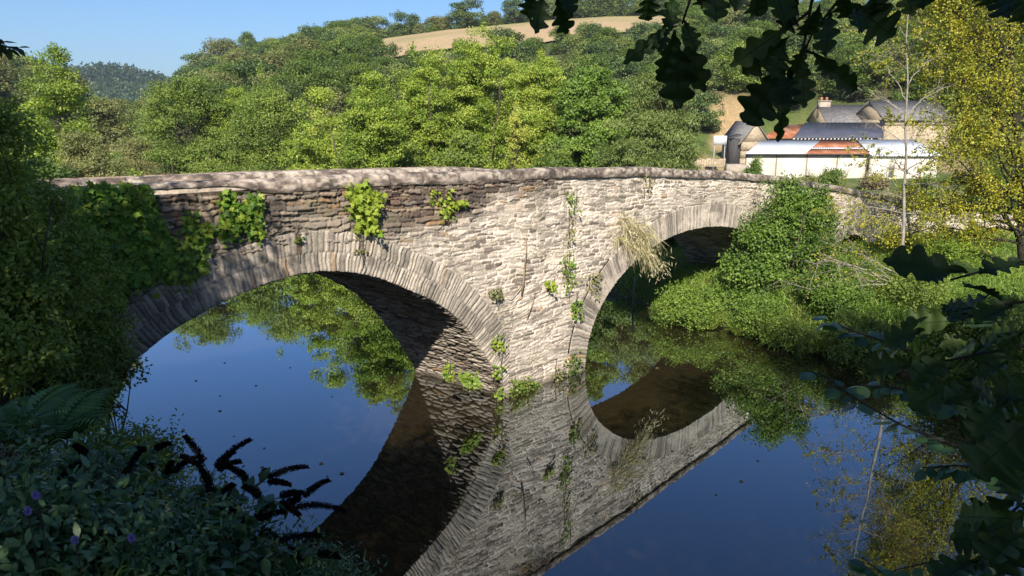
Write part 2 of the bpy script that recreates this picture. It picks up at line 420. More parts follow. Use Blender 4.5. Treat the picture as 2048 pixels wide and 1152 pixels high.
def arch_ring(a, seed, grey):
    Q = a['Q']; t = a['t']; T = np.gradient(Q, axis=0); T /= np.linalg.norm(T, axis=1)[:, None]
    Nn = np.stack([-T[:, 1], T[:, 0]], -1)
    # normals blended so that the joints fan out evenly
    for _ in range(60): Nn[1:-1] = (Nn[:-2] + Nn[1:-1] + Nn[2:]) / 3
    Nn /= np.linalg.norm(Nn, axis=1)[:, None]
    R = np.concatenate([[0, 0.0], np.arange(0.012, a['R'], 0.024), [a['R'], a['R'] + 0.01]]); nr = len(R)
    rr = np.broadcast_to(R, (len(t), nr)); tq = np.broadcast_to(t[:, None], rr.shape)
    col = np.zeros(rr.shape + (3,)); h = np.zeros(rr.shape)
    rings = [(0, a['R'])] if a['mid'] is None else [(0, a['mid']), (a['mid'], a['R'])]
    for j, (r0, r1) in enumerate(rings):
        wob = 0.05 * (fbm(tq * 1.5, rr * 1.5, seed + 3, 3) - 0.5)
        m = (rr + wob >= r0) & (rr + wob <= r1 + 0.1) if j else (rr + wob < r1)
        lean = tq + 0.03 * (vnoise(tq * 2.0, rr * 4, seed + j) - 0.5) * 2
        i, x, w = cells1d(lean, 0.06, 0.135, seed + 10 + j)
        e = np.minimum(x, w - x)
        rnd = _hash(i, i * 0 + j, seed + 20); rn2 = _hash(i, i * 0 + j, seed + 21); rn3 = _hash(i, i * 0 + j, seed + 22)
        jt = sstep(0.0, 0.026, e)
        end = sstep(0, 0.03, np.minimum(rr + wob - r0, r1 + (0.10 * (rn3 - 0.5) if r1 == a['R'] else 0) - rr - wob)) if j or a['mid'] else sstep(-0.03, 0.0, rr)
        g = fbm(tq * 26, rr * 9, seed + 30, 3)
        hj = (jt * (0.014 + 0.020 * rn2)) * (0.4 + 0.6 * end) + 0.014 * (g - 0.5)
        mor = sstep(0.45, 0.75, fbm(tq * 1.6, rr * 2.5, seed + 31, 4) + 0.15 * (g - 0.5))
        c = pick(rnd, [(0, (0.20, 0.172, 0.145)), (0.5, (0.36, 0.31, 0.25)), (0.985, (0.54, 0.46, 0.375)), (0.992, (0.36, 0.25, 0.16)), (1, (0.36, 0.25, 0.16))])
        c = c * (0.74 + 0.5 * g)[..., None] * (0.58 + 0.42 * jt)[..., None]
        c = c * (1 - 0.55 * mor)[..., None] + MORT * 0.85 * (0.55 * mor)[..., None]
        # shade on the left part of the first arch, put into the colour
        gk = np.clip(grey(tq / t[-1]), 0, 1)
        c = c * (1 - gk)[..., None] + c * np.array([0.60, 0.60, 0.62]) * gk[..., None] + np.array([0.02, 0.018, 0.016]) * gk[..., None]
        col = np.where(m[..., None], c, col); h = np.where(m, hj, h)
    s0 = Q[:, 0:1] + Nn[:, 0:1] * rr; z0 = Q[:, 1:2] + Nn[:, 1:2] * rr
    off = h + 0.025
    off[:, 0] = -0.25; off[:, -1] = -0.14; off[:, -2] = np.minimum(off[:, -2], 0.01)
    # uneven lip of the intrados
    lip = (0.018 * (_hash(cells1d(t, 0.06, 0.135, seed + 10)[0], np.zeros(len(t)), seed + 44) - 0.5))[:, None] * sstep(0.2, 0, rr)
    s0 = s0 - Nn[:, 0:1] * lip; z0 = z0 - Nn[:, 1:2] * lip
    if a is ARCH[0]: s0 = np.where(z0 < 2.6, np.minimum(s0, 0.012), s0)
    mx = s0 >= 0.0119
    zl = np.minimum(z0, top_z(s0) - 0.35)
    Vv = wall_pt(s0, zl, off)
    kf = ~(mx[:-1, :-1] & mx[1:, :-1] & mx[1:, 1:] & mx[:-1, 1:]) if a is ARCH[0] else None
    wd = sstep(0.14, 0.02, z0)[..., None] * 0.7
    col = col * (1 - wd) + np.array([0.06, 0.05, 0.035]) * wd
    return bpart('arch_ring', Vv.reshape(-1, 3), [grid_faces(len(t), nr, kf)], col.reshape(-1, 3))

def vault(a, seed):
    Q = a['Q'][::1]; t = a['t']; T = np.gradient(Q, axis=0); T /= np.linalg.norm(T, axis=1)[:, None]
    L = np.hypot(*a['e']); W = np.linspace(0.0, 1.0, 90); nw = len(W)
    tq = np.broadcast_to(t[:, None], (len(t), nw)); wq = np.broadcast_to(W * L, (len(t), nw))
    f1, e, r, ox, oy = vor(wq / 0.42 + 3 * 0, (tq + 0.03 * (fbm(wq * 2, tq * 2, seed, 3) - 0.5)) / 0.10, seed, 0.8, 0.75, 0.4)
    g = fbm(wq * 12, tq * 40, seed + 5, 3)
    jt = sstep(0.02, 0.25, e)
    h = jt * (0.02 + 0.035 * r[1]) + 0.012 * (g - 0.5)
    c = pick(r[0], PALE) * (0.62 + 0.5 * g)[..., None] * (0.3 + 0.7 * jt)[..., None]
    mor = sstep(0.5, 0.75, fbm(wq * 1.4, tq * 2.2, seed + 8, 4))[..., None]
    c = c * (1 - 0.4 * mor) + MORT * 0.8 * 0.4 * mor
    Z = Q[:, 1:2] + 0 * wq
    wd = sstep(0.20, 0.03, Z + 0.1 * (g - 0.5))[..., None] * 0.75
    c = c * (1 - wd) + np.array([0.06, 0.05, 0.035]) * wd
    base = wall_pt(Q[:, 0], Q[:, 1], 0.0)
    nrm = np.stack([T[:, 1], -T[:, 0]], -1)          # into the opening, in (s,z)
    tx = np.stack([np.gradient(base[:, 0]), np.gradient(base[:, 1])], -1)
    sd = E1 if a is ARCH[0] else E2
    Vv = np.empty((len(t), nw, 3))
    hh = h * sstep(0, 0.06, wq)
    Vv[..., 0] = base[:, 0:1] + a['e'][0] * W + sd[0] * nrm[:, 0:1] * hh
    Vv[..., 1] = base[:, 1:2] + a['e'][1] * W + sd[1] * nrm[:, 0:1] * hh
    Vv[..., 2] = base[:, 2:3] + nrm[:, 1:2] * hh
    return bpart('vault', Vv.reshape(-1, 3), [grid_faces(len(t), nw)], c.reshape(-1, 3))

arch_ring(ARCH[0], 500, lambda q: sstep(0.58, 0.36, q) * 0.9); arch_ring(ARCH[1], 600, lambda q: 0 * q - 1); arch_ring(ARCH[2], 700, lambda q: 0 * q + 0.2)
for i, a in enumerate(ARCH): vault(a, 800 + 40 * i)

# --- rear face, deck and far parapet
def thick(s):
    return 3.43 + 0 * s
def back_xy(s, extra=0.0):
    x, y = plan(s, np.full_like(s, 6.0)); nx, ny = plan_n(s, np.full_like(s, 6.0))
    # smooth the normals round the bend so that the inside corner does not fold
    k = np.ones(81) / 81
    def sm(v): return np.convolve(np.pad(v, 40, mode='edge'), k, 'valid')
    nx, ny = sm(nx), sm(ny); th = thick(s) + extra
    return x - nx * th, y - ny * th
Sb = np.arange(-18, 40, 0.06)
bx, by = back_xy(Sb); fx, fy = plan(Sb, np.full_like(Sb, 6.0)); tb = top_z(Sb)
fnx, fny = plan_n(Sb, np.full_like(Sb, 6.0))
far_top = tb - 0.09 - 0.22 * sstep(0.0, 5.0, Sb)
def strip(cols, k, pale=0.6, noise=0.03, name='x', mat='stone'):
    """long strip: cols is a list of (x,y,z) arrays along Sb, from one edge to the other"""
    P = np.stack([np.stack(c, -1) for c in cols], 1); n = P.shape[1]
    s2 = np.repeat(Sb[:, None], n, 1); v2 = np.cumsum(np.concatenate([np.zeros((len(Sb), 1)), np.linalg.norm(np.diff(P, axis=1), axis=2)], 1), 1)
    h, c = masonry(s2, v2, np.full(s2.shape, pale), k)
    P[..., 2] += noise * (fbm(s2 * 2.5, v2 * 3, k + 7, 3) - 0.5)
    return bpart(name, P.reshape(-1, 3), [grid_faces(len(Sb), n)], c.reshape(-1, 3))
def lerp_cols(a, b, n):
    return [tuple(a[k] + (b[k] - a[k]) * t for k in range(3)) for t in np.linspace(0, 1, n)]
bn = np.stack([fx - bx, fy - by], -1); bn /= np.linalg.norm(bn, axis=1)[:, None]
road_z = np.minimum(tb - 0.95, tb - 0.95)
PT = 0.36                                            # parapet thickness
# inner face of near parapet + deck + inner face of far parapet
ni = (fx - bn[:, 0] * PT, fy - bn[:, 1] * PT); fi = (bx + bn[:, 0] * PT, by + bn[:, 1] * PT)
strip(lerp_cols((ni[0], ni[1], tb - COP), (ni[0], ni[1], road_z), 8), 910, 0.5, 0.0, 'parapet_inner_wall')
strip(lerp_cols((ni[0], ni[1], road_z), (fi[0], fi[1], road_z), 10), 920, 1.0, 0.03, 'roadway')
strip(lerp_cols((fi[0], fi[1], road_z), (fi[0], fi[1], far_top - 0.08), 16), 930, 0.55, 0.0, 'far_parapet')
# rear face: skin outside the three openings
Zb = np.linspace(-0.5, 1, 2)
m_s = Sb
def rear_face():
    nzb = 60; ss = np.repeat(Sb[:, None], nzb, 1); zb = -0.5 + np.linspace(0, 1, nzb)[None] * (far_top + 0.5)[:, None]
    hole = np.zeros(ss.shape, bool)
    P = np.stack([np.repeat(bx[:, None], nzb, 1), np.repeat(by[:, None], nzb, 1), zb], -1)
    for a in ARCH:
        # opening where the vault comes out: shift stations by the skew
        c = wall_pt(a['Q'][:, 0], a['Q'][:, 1], 0.0)[:, :2] + a['e']
        d = (c[:, None, :] - np.stack([bx, by], -1)[None]); j = np.argmin((d ** 2).sum(-1), 1)
        q = np.stack([Sb[j], a['Q'][:, 1]], -1)
        o = np.argsort(q[:, 0], kind='stable'); zt = np.interp(ss, q[o, 0], q[o, 1], left=-9, right=-9)
        hole |= zb < zt - 0.02
    h, c = masonry(ss, zb, np.full(ss.shape, 0.4), 940)
    keep = ~(hole[:-1, :-1] | hole[1:, :-1] | hole[1:, 1:] | hole[:-1, 1:])
    bpart('rear_wall', P.reshape(-1, 3), [grid_faces(len(Sb), nzb, keep)], c.reshape(-1, 3))
rear_face()

# --- copings
def coping(name, cx, cy, nx, ny, top, width, Sx, seed, flat=lambda s: 0 * s):
    """rounded rough cap: swept cross-section, nx,ny point to the camera side; (cx,cy) is the camera-side wall face"""
    th = np.linspace(0, 1, 26)
    # profile: up the front with an overhang, over a rounded top, down the back
    prof = []
    for t in th:
        if t < 0.3: prof.append((0.055 + 0.02 * math.sin(t / 0.3 * math.pi), -0.25 + 0.15 * t / 0.3))
        elif t < 0.8:
            q = (t - 0.3) / 0.5; ang = math.pi * q
            prof.append((0.055 - (width + 0.09) * (1 - math.cos(ang)) / 2, -0.10 + 0.10 * math.sin(ang) ** 0.6))
        else: prof.append((0.055 - (width + 0.09), -0.10 - 0.18 * (t - 0.8) / 0.2))
    prof = np.array(prof); n = len(prof)
    s2 = np.repeat(Sx[:, None], n, 1); p2 = np.broadcast_to(prof[:, 0], s2.shape); v2 = np.broadcast_to(np.linspace(0, 1.1, n), s2.shape)
    i, x, w = cells1d(Sx - Sx[0], 0.45, 1.15, seed); jt = sstep(0, 0.045, np.minimum(x, w - x))
    r1 = _hash(i, i * 0, seed + 1)[:, None]; r2 = _hash(i, i * 0, seed + 2)[:, None]
    lump = 0.04 * (fbm(s2 * 1.2, v2 * 3, seed + 3, 3) - 0.5) + 0.028 * (fbm(s2 * 8, v2 * 8, seed + 4, 3) - 0.5) + 0.012 * (r1 - 0.5)
    out = p2 + lump * 0.7 - 0.012 * (1 - jt)[:, None] * (np.abs(v2 - 0.3) < 0.4)
    fl = flat(Sx)[:, None]
    zz = top[:, None] + prof[None, :, 1] * (1 - 0.6 * fl) + lump * 0.45 * (1 - 0.7 * fl) - 0.018 * (1 - jt)[:, None] - 0.012
    zz = np.where(v2 < 0.25, zz - 0.04 * (fbm(s2 * 2, v2 * 0, seed + 30, 3)), zz)
    P = np.stack([cx[:, None] + nx[:, None] * out, cy[:, None] + ny[:, None] * out, zz], -1)
    g = fbm(s2 * 8, v2 * 9, seed + 6, 4); k1 = fbm(s2 * 2.4, v2 * 2.0, seed + 8, 4)
    c = pick(k1 + 0.9 * (g - 0.5), [(0.25, (0.11, 0.085, 0.07)), (0.42, (0.20, 0.155, 0.128)), (0.56, (0.31, 0.25, 0.205)), (0.75, (0.48, 0.40, 0.33))])
    c = c * (0.84 + 0.30 * r1)[..., None] * (0.5 + 0.5 * jt)[:, None, None]
    sp = (sstep(0.60, 0.70, fbm(s2 * 5, v2 * 5, seed + 12, 3)) * 0.55)[..., None]       # black lichen
    c = c * (1 - sp) + np.array([0.055, 0.05, 0.045]) * sp
    lt = (sstep(0.66, 0.74, fbm(s2 * 6 + 40, v2 * 6, seed + 15, 3)) * 0.6)[..., None]    # pale lichen
    c = c * (1 - lt) + np.array([0.52, 0.47, 0.38]) * lt
    bpart(name, P.reshape(-1, 3), [grid_faces(len(Sx), n)], c.reshape(-1, 3))
Sc = np.arange(-18, 39, 0.035); zc6 = np.full_like(Sc, 6.0)
cx, cy = plan(Sc, zc6); cnx, cny = plan_n(Sc, zc6)
coping('coping', cx, cy, cnx, cny, top_z(Sc) + 0.015 * np.sin(Sc * 1.3), PT, Sc, 1000, lambda s: sstep(-6.2, -7.4, s))
coping('coping', np.interp(Sc, Sb, fi[0]), np.interp(Sc, Sb, fi[1]), np.interp(Sc, Sb, bn[:, 0]), np.interp(Sc, Sb, bn[:, 1]),
       np.interp(Sc, Sb, far_top), PT, Sc, 1040, lambda s: 0 * s + 0.3)
# ------------------------------------------------------------------ GROUND, WATER, SKY
RIVER = np.array([(-60, 92), (-40, 78), (-22, 64), (-11, 47), (-6, 39), (0, 36), (3.6, 32.4), (5.2, 30), (5.6, 28), (7.9, 25.9), (9.3, 24.2), (10.8, 22.4), (12.2, 20.2), (15.5, 15), (22, 9), (40, 2), (70, -6),
                  (70, -16), (40, -7), (20, 1), (10, 5.2), (5, 7.2), (0, 8.2), (-3.5, 8.9), (-6, 9.4), (-8.3, 10.6), (-9.8, 12.2), (-11.6, 15), (-13, 20), (-14.5, 26), (-16, 35), (-22, 46), (-34, 60), (-52, 72), (-75, 82)], float)

def river_sd(x, y):
    """signed distance to the river's edge, negative in the water"""
    x = np.asarray(x, float); y = np.asarray(y, float)
    d = np.full(x.shape, 1e9); ins = np.zeros(x.shape, bool); n = len(RIVER)
    for i in range(n):
        ax, ay = RIVER[i]; bx_, by_ = RIVER[(i + 1) % n]; ex, ey = bx_ - ax, by_ - ay
        t = np.clip(((x - ax) * ex + (y - ay) * ey) / (ex * ex + ey * ey), 0, 1)
        d = np.minimum(d, np.hypot(x - ax - t * ex, y - ay - t * ey))
        c = ((ay > y) != (by_ > y)) & (x < (bx_ - ax) * (y - ay) / (by_ - ay + 1e-12) + ax)
        ins ^= c
    return np.where(ins, -d, d)

# crest of the hills by bearing (in pixels of the picture), its height there and its distance
_cu = np.array([-4000, -900, -200, 0, 60, 120, 180, 230, 290, 340, 420, 500, 600, 700, 780, 900, 1000, 1100, 1200, 1300, 1400, 1550, 1700, 2048, 2400, 3400, 7000])
_cv = np.array([150, 130, 140, 150, 165, 185, 205, 222, 225, 208, 182, 150, 122, 104, 92, 75, 66, 57, 52, 52, 60, 72, 76, 66, 60, 80, 120])
_cr = np.array([260, 300, 330, 340, 350, 360, 380, 400, 400, 360, 300, 265, 240, 230, 225, 225, 225, 225, 225, 225, 215, 200, 190, 180, 180, 200, 260])

def hill_z(x, y):
    r = np.hypot(x, y); u = 1024 + F_PX * np.clip(x / np.maximum(y, 1e-3), -3, 3) * 1.0
    u = np.where(y <= 0, np.where(x < 0, -4000, 7000), u)
    zc_ = (230 - np.interp(u, _cu, _cv)) / F_PX * np.interp(u, _cu, _cr) + EYE; rc = np.interp(u, _cu, _cr)
    r0 = 88.0
    t = np.clip((r - r0) / (rc - r0), 0, None)
    up = np.where(t < 1, t ** 0.85 * (1 - 0.16 * t) / 0.84, 1 - 0.16 * (t - 1))
    z = 2.6 + (zc_ - 2.6) * np.clip(up, -0.6, 1.2)
    z = np.where(r < r0, 0, z)
    # the wooded knoll far up the valley
    kx, ky = (258 - 1024) / F_PX * 720, 720.0
    ang = (x - kx) / (0.25 * np.abs(y - ky) + 52)
    kn = 40 * np.exp(-np.abs(ang) ** 2.6) * np.exp(-((y - ky) / 150) ** 2)
    return z, kn

def ground_z(x, y):
    x = np.asarray(x, float); y = np.asarray(y, float)
    d = river_sd(x, y)
    cam = sstep(17.5, 12, y - 0.25 * x) * sstep(16, 8, x)
    left = sstep(-8.3, -10.5, x) * sstep(8, 10, y) * sstep(20, 15, y)
    T = 1.35 + 0.012 * np.clip(y - 30, 0, 60) + 0.5 * (fbm(x * 0.07, y * 0.07, 300, 3) - 0.5)
    far_up = sstep(74, 90, y) * 1.6
    T = T + far_up
    T = T * (1 - cam) + 6.05 * cam
    T = T * (1 - left) + 4.7 * left
    k = 1.4 + 1.9 * cam + 0.3 * left
    h = np.where(d > 0, T * (1 - np.exp(-np.clip(d, 0, None) / k)), -1.6 * (1 - np.exp(np.clip(d, -30, 0) / 1.5)))
    hz, kn = hill_z(x, y); r = np.hypot(x, y)
    b = sstep(84, 110, r) * (y > -60)
    h = h * (1 - b) + np.maximum(hz, h) * b
    h = np.where(y > 300, np.maximum(h, kn), h) + 0.10 * (fbm(x * 0.9, y * 0.9, 310, 3) - 0.5) * (d > 0.1)
    return h

def axis(lo, hi, fine_lo, fine_hi, step, grow=1.09):
    a = list(np.arange(fine_lo, fine_hi + 1e-6, step)); s = step
    while a[-1] < hi: s *= grow; a.append(a[-1] + s)
    s = step
    while a[0] > lo: s *= grow; a.insert(0, a[0] - s)
    return np.array(a)
gx = axis(-800, 800, -20, 30, 0.3); gy = axis(-150, 1100, -4, 60, 0.3)
GX, GY = np.meshgrid(gx, gy, indexing='ij')
GZ = ground_z(GX, GY)
GU = 1024 + F_PX * GX / np.maximum(GY, 1)
GR = np.hypot(GX, GY)
n1 = fbm(GX * 0.25, GY * 0.25, 320, 4); n2 = fbm(GX * 1.7, GY * 1.7, 330, 3)
gc = pick(n1, [(0.2, (0.055, 0.085, 0.02)), (0.5, (0.095, 0.125, 0.03)), (0.75, (0.20, 0.17, 0.07))]) * (0.7 + 0.6 * n2)[..., None]
sd = river_sd(GX, GY)
mud = (sstep(0.9, 0.0, sd + 0.5 * (n2 - 0.5)))[..., None]
gc = gc * (1 - mud) + np.array([0.06, 0.045, 0.025]) * mud
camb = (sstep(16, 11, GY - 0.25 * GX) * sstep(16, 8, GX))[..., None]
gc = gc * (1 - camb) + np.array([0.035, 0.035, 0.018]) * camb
dryp = (sstep(0.45, 0.62, fbm(GX * 0.09 + 4, GY * 0.09, 335, 3)) * sstep(34, 40, GY) * (GX > 8) * sstep(100, 88, GR))[..., None]
gc = gc * (1 - dryp) + np.array([0.30, 0.235, 0.12]) * dryp * 1.0
# stubble field high on the hill: between two bearings, from the crest down
rc = np.interp(GU, _cu, _cr)
fl = sstep(755, 775, GU + 0.10 * (GR - 180)) * sstep(1330, 1300, GU) * sstep(128, 134, GR - 0.02 * (GU - 770)) * (GR < rc + 60)
hw = sstep(100, 112, GR)[..., None]
gc = gc * (1 - hw) + (np.array([0.065, 0.072, 0.026]) * (0.7 + 0.6 * n1)[..., None]) * hw
stub = np.array([0.42, 0.30, 0.165]) * (0.88 + 0.25 * vnoise(GX * 0.03, GR * 0.30, 340))[..., None] * (0.9 + 0.2 * n1)[..., None]
edge = (sstep(-16, -3, GR - rc) * 0.75)[..., None]
stub = stub * (1 - edge) + np.array([0.19, 0.21, 0.06]) * edge
gc = np.where(fl[..., None] > 9, gc * (1 - fl)[..., None] + stub * fl[..., None], gc)
ban = (sstep(1405, 1425, GU) * sstep(1500, 1470, GU) * sstep(88, 92, GR) * sstep(112, 106, GR))[..., None]
gc = gc * (1 - ban) + np.array([0.36, 0.25, 0.13]) * ban * (0.8 + 0.4 * n2)[..., None]
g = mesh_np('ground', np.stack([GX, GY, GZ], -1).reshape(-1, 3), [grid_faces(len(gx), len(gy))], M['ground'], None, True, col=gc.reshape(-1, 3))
tag(g, kind='structure')

def water_mat():
    m, nt, N, L = new_mat('river_water')
    tc = N.new('ShaderNodeTexCoord')
    n = N.new('ShaderNodeTexNoise'); n.inputs['Scale'].default_value = 1.1; n.inputs['Detail'].default_value = 3
    mp = N.new('ShaderNodeMapping'); mp.inputs['Scale'].default_value = (1.0, 0.7, 1); L.new(tc.outputs['Object'], mp.inputs[0]); L.new(mp.outputs[0], n.inputs['Vector'])
    b = N.new('ShaderNodeBump'); b.inputs['Strength'].default_value = 0.07; b.inputs['Distance'].default_value = 0.03
    L.new(n.outputs[0], b.inputs['Height'])
    d = N.new('ShaderNodeBsdfDiffuse'); d.inputs[0].default_value = (0.027, 0.0195, 0.0085, 1)
    g = N.new('ShaderNodeBsdfGlossy'); g.inputs['Roughness'].default_value = 0.01; g.inputs[0].default_value = (0.80, 0.90, 1.0, 1)
    f = N.new('ShaderNodeFresnel'); f.inputs[0].default_value = 1.55
    k = N.new('ShaderNodeMath'); k.operation = 'MULTIPLY'; k.use_clamp = True; k.inputs[1].default_value = 2.55
    L.new(b.outputs[0], g.inputs['Normal']); L.new(b.outputs[0], f.inputs['Normal']); L.new(f.outputs[0], k.inputs[0])
    ms = N.new('ShaderNodeMixShader'); L.new(k.outputs[0], ms.inputs[0]); L.new(d.outputs[0], ms.inputs[1]); L.new(g.outputs[0], ms.inputs[2])
    o = N.new('ShaderNodeOutputMaterial'); L.new(ms.outputs[0], o.inputs[0])
    return m
w = mesh_np('river_water', [(-90, -30, 0), (90, -30, 0), (90, 100, 0), (-90, 100, 0)], [[(0, 1, 2, 3)]], water_mat())
tag(w, kind='structure')

# the stubble field as a sheet of its own lying on the hill, with drill rows along the slope
def stubble_field():
    nu, nr = 240, 150; tu, tr2 = np.linspace(0, 1, nu)[:, None], np.linspace(0, 1, nr)[None]
    uu = 762 + 560 * tu + 0 * tr2; rcc = np.interp(uu, _cu, _cr); rr0 = 152 + 14 * tu + 4 * np.sin(tu * 9) + 0 * tr2; rr = rr0 + (rcc + 22 - rr0) * tr2
    an = np.arctan((uu - 1024) / F_PX); X, Y = rr * np.sin(an), rr * np.cos(an); Z = ground_z(X, Y) + 0.45
    row = 0.5 + 0.5 * np.sin(2 * math.pi * (rr + 2.5 * np.sin(uu * 0.012)) / 3.1)
    c = np.array([0.43, 0.31, 0.175]) * (0.80 + 0.22 * row + 0.22 * (fbm(X * 0.12, Y * 0.12, 350, 4) - 0.5))[..., None]
    gr = (sstep(0.50, 0.66, fbm(X * 0.035, Y * 0.05, 352, 3)) * 0.35 + sstep(-10, 0, rr - rcc) * 0.75).clip(0, 0.8)[..., None]
    c = c * (1 - gr) + np.array([0.20, 0.21, 0.07]) * gr
    tag(mesh_np('stubble_field', np.stack([X, Y, Z], -1).reshape(-1, 3), [grid_faces(nu, nr)], M['ground'], None, True, col=c.reshape(-1, 3)), kind='structure')
stubble_field()

# ------------------------------------------------------------------ light, sky, camera
SUN_EL, SUN_AZ = 38.0, 4.0       # azimuth: degrees to the left of straight behind the camera
sc = bpy.context.scene
world = bpy.data.worlds.new('World'); sc.world = world; world.use_nodes = True
wn = world.node_tree; wn.nodes.clear()
sky = wn.nodes.new('ShaderNodeTexSky'); sky.sky_type = 'NISHITA'; sky.sun_disc = False
sky.sun_elevation = RAD(SUN_EL); sky.sun_rotation = RAD(180 + SUN_AZ); sky.altitude = 0; sky.air_density = 1.0; sky.dust_density = 1.0; sky.ozone_density = 10.0
bg = wn.nodes.new('ShaderNodeBackground'); bg.inputs[1].default_value = 0.085
wo = wn.nodes.new('ShaderNodeOutputWorld')
wn.links.new(sky.outputs[0], bg.inputs[0]); wn.links.new(bg.outputs[0], wo.inputs[0])
sl = bpy.data.lights.new('sun', 'SUN'); sl.energy = 5.0; sl.angle = RAD(0.5); sl.color = (1.0, 0.93, 0.82)
so = bpy.data.objects.new('sun', sl); C.objects.link(so)
dsun = Vector((-math.sin(RAD(SUN_AZ)) * math.cos(RAD(SUN_EL)), -math.cos(RAD(SUN_AZ)) * math.cos(RAD(SUN_EL)), math.sin(RAD(SUN_EL))))
so.rotation_euler = dsun.to_track_quat('Z', 'Y').to_euler(); so.location = (-8, -30, 60)
cam = bpy.data.cameras.new('camera'); co = bpy.data.objects.new('camera', cam); C.objects.link(co)
cam.sensor_width = 36; cam.lens = 36 * F_PX / 2048; cam.clip_end = 6000; cam.clip_start = 0.05
co.location = (0, 0, EYE); co.rotation_euler = (math.pi / 2 - PITCH, 0, 0)
sc.camera = co
vs = sc.view_settings; vs.view_transform = 'Standard'; vs.look = 'None'; vs.exposure = 0.82; vs.gamma = 1
sc.cycles.use_denoising = True
sc.cycles.caustics_reflective = False; sc.cycles.caustics_refractive = False
sc.cycles.max_bounces = 8; sc.cycles.transparent_max_bounces = 4

# the air of the valley: far slopes fade a little towards blue
def haze():
    x0, x1, y0, y1 = gx[0] - 5, gx[-1] + 5, gy[0] - 5, gy[-1] + 5; zt = 110.0; zb = float(GZ.min()) - 1.0
    mb = MB(); mb.box((x0, y0, zb), (x1, y1, zt)); m, nt, N, L = new_mat('valley_haze')
    v = N.new('ShaderNodeVolumePrincipled'); v.inputs['Color'].default_value = (0.80, 0.90, 1.0, 1); v.inputs['Density'].default_value = 0.00024; v.inputs['Anisotropy'].default_value = 0.2
    o = N.new('ShaderNodeOutputMaterial'); L.new(v.outputs[0], o.inputs['Volume'])
    tag(mb.build('haze', m), kind='stuff')
haze()
# ------------------------------------------------------------------ PLANT TOOLS
def norm(v):
    return v / (np.linalg.norm(v, axis=-1, keepdims=True) + 1e-9)

def leaf_cloud(P, axis, nrm, L, W, var, fold=0.15):
    """one folded four-cornered leaf blade per point"""
    n = len(P); axis = norm(axis); X = norm(np.cross(axis, nrm)); Nn = np.cross(X, axis)
    L = np.broadcast_to(L, (n,))[:, None]; W = np.broadcast_to(W, (n,))[:, None]
    V = np.stack([P, P + axis * L * 0.45 + X * W * 0.5 + Nn * W * fold, P + axis * L, P + axis * L * 0.45 - X * W * 0.5 + Nn * W * fold], 1).reshape(-1, 3)
    F = np.arange(4 * n).reshape(-1, 4)
    return V, F, np.repeat(np.clip(var, 0, 1), 4)

LOBES5 = np.array([(0, 0), (0.42, -0.06), (0.30, 0.22), (0.62, 0.42), (0.22, 0.60), (0, 1.0), (-0.22, 0.60), (-0.62, 0.42), (-0.30, 0.22), (-0.42, -0.06)])
ROUND8 = np.array([(0, 0), (0.30, 0.10), (0.48, 0.40), (0.36, 0.72), (0, 1.0), (-0.36, 0.72), (-0.48, 0.40), (-0.30, 0.10)])
def leaf_shapes(P, axis, nrm, L, var, outline, bend=0.15):
    """many-cornered blades (ivy, round leaves): a fan round the middle of each blade"""
    n = len(P); axis = norm(axis); X = norm(np.cross(axis, nrm)); Nn = np.cross(X, axis); k = len(outline)
    L = np.broadcast_to(L, (n,))[:, None, None]
    o = np.vstack([[0, 0.38], outline])
    V = P[:, None] + (X[:, None] * o[None, :, 0:1] + axis[:, None] * o[None, :, 1:2] - Nn[:, None] * bend * ((o[None, :, 0:1] * 1.2) ** 2 + (o[None, :, 1:2] - 0.3) ** 2)) * L
    b = np.arange(n)[:, None, None] * (k + 1)
    tri = np.array([(0, 1 + j, 1 + (j + 1) % k) for j in range(k)])[None]
    return V.reshape(-1, 3), (b + tri).reshape(-1, 3), np.repeat(np.clip(var, 0, 1), k + 1)

def rand_dir(r, n):
    return norm(r.normal(size=(n, 3)))

def crown_points(r, blobs, nclump, clump_r, per, flat=0.65, shell=0.55, top_bias=0.0):
    """leaf points gathered in clumps that fill the outer part of a union of ellipsoids"""
    B = np.array(blobs, float); vol = B[:, 3] * B[:, 4] * B[:, 5]; vol = vol ** 0.75; pr = vol / vol.sum()
    out = []
    while len(out) < nclump:
        b = B[r.choice(len(B), p=pr)]; d = rand_dir(r, 1)[0]; rad = r.uniform(shell, 1) ** 0.6 if r.random() < 0.74 else r.uniform(0.15, 0.6)
        c = b[:3] + d * b[3:] * rad
        # not deep inside another ellipsoid
        q = (((c - B[:, :3]) / B[:, 3:]) ** 2).sum(1)
        if (q < 0.30).any() and r.random() < 0.75: continue
        out.append(c)
    Cc = np.array(out); cr = clump_r * r.uniform(0.45, 1.5, nclump); pro = r.random(nclump) < 0.16; ctr_ = B[:, :3].mean(0)
    Cc[pro] += norm(Cc[pro] - ctr_ + np.array([0, 0, 0.4 * clump_r])) * (clump_r * r.uniform(0.5, 1.3, (pro.sum(), 1))); cr[pro] *= 0.55
    n = np.maximum((per * (cr / clump_r) ** 2).astype(int), 4)
    idx = np.repeat(np.arange(nclump), n); N = len(idx)
    d = rand_dir(r, N); rad = r.random(N) ** 0.45
    off = d * rad[:, None] * np.array([1, 1, flat])
    # uneven clumps
    st = r.uniform(0.65, 1.45, (nclump, 3)); st[pro] = np.array([0.55, 0.55, 2.4]); off *= st[idx]
    P = Cc[idx] + off * cr[idx][:, None]
    return P, norm(d + 0.001), idx, Cc, cr

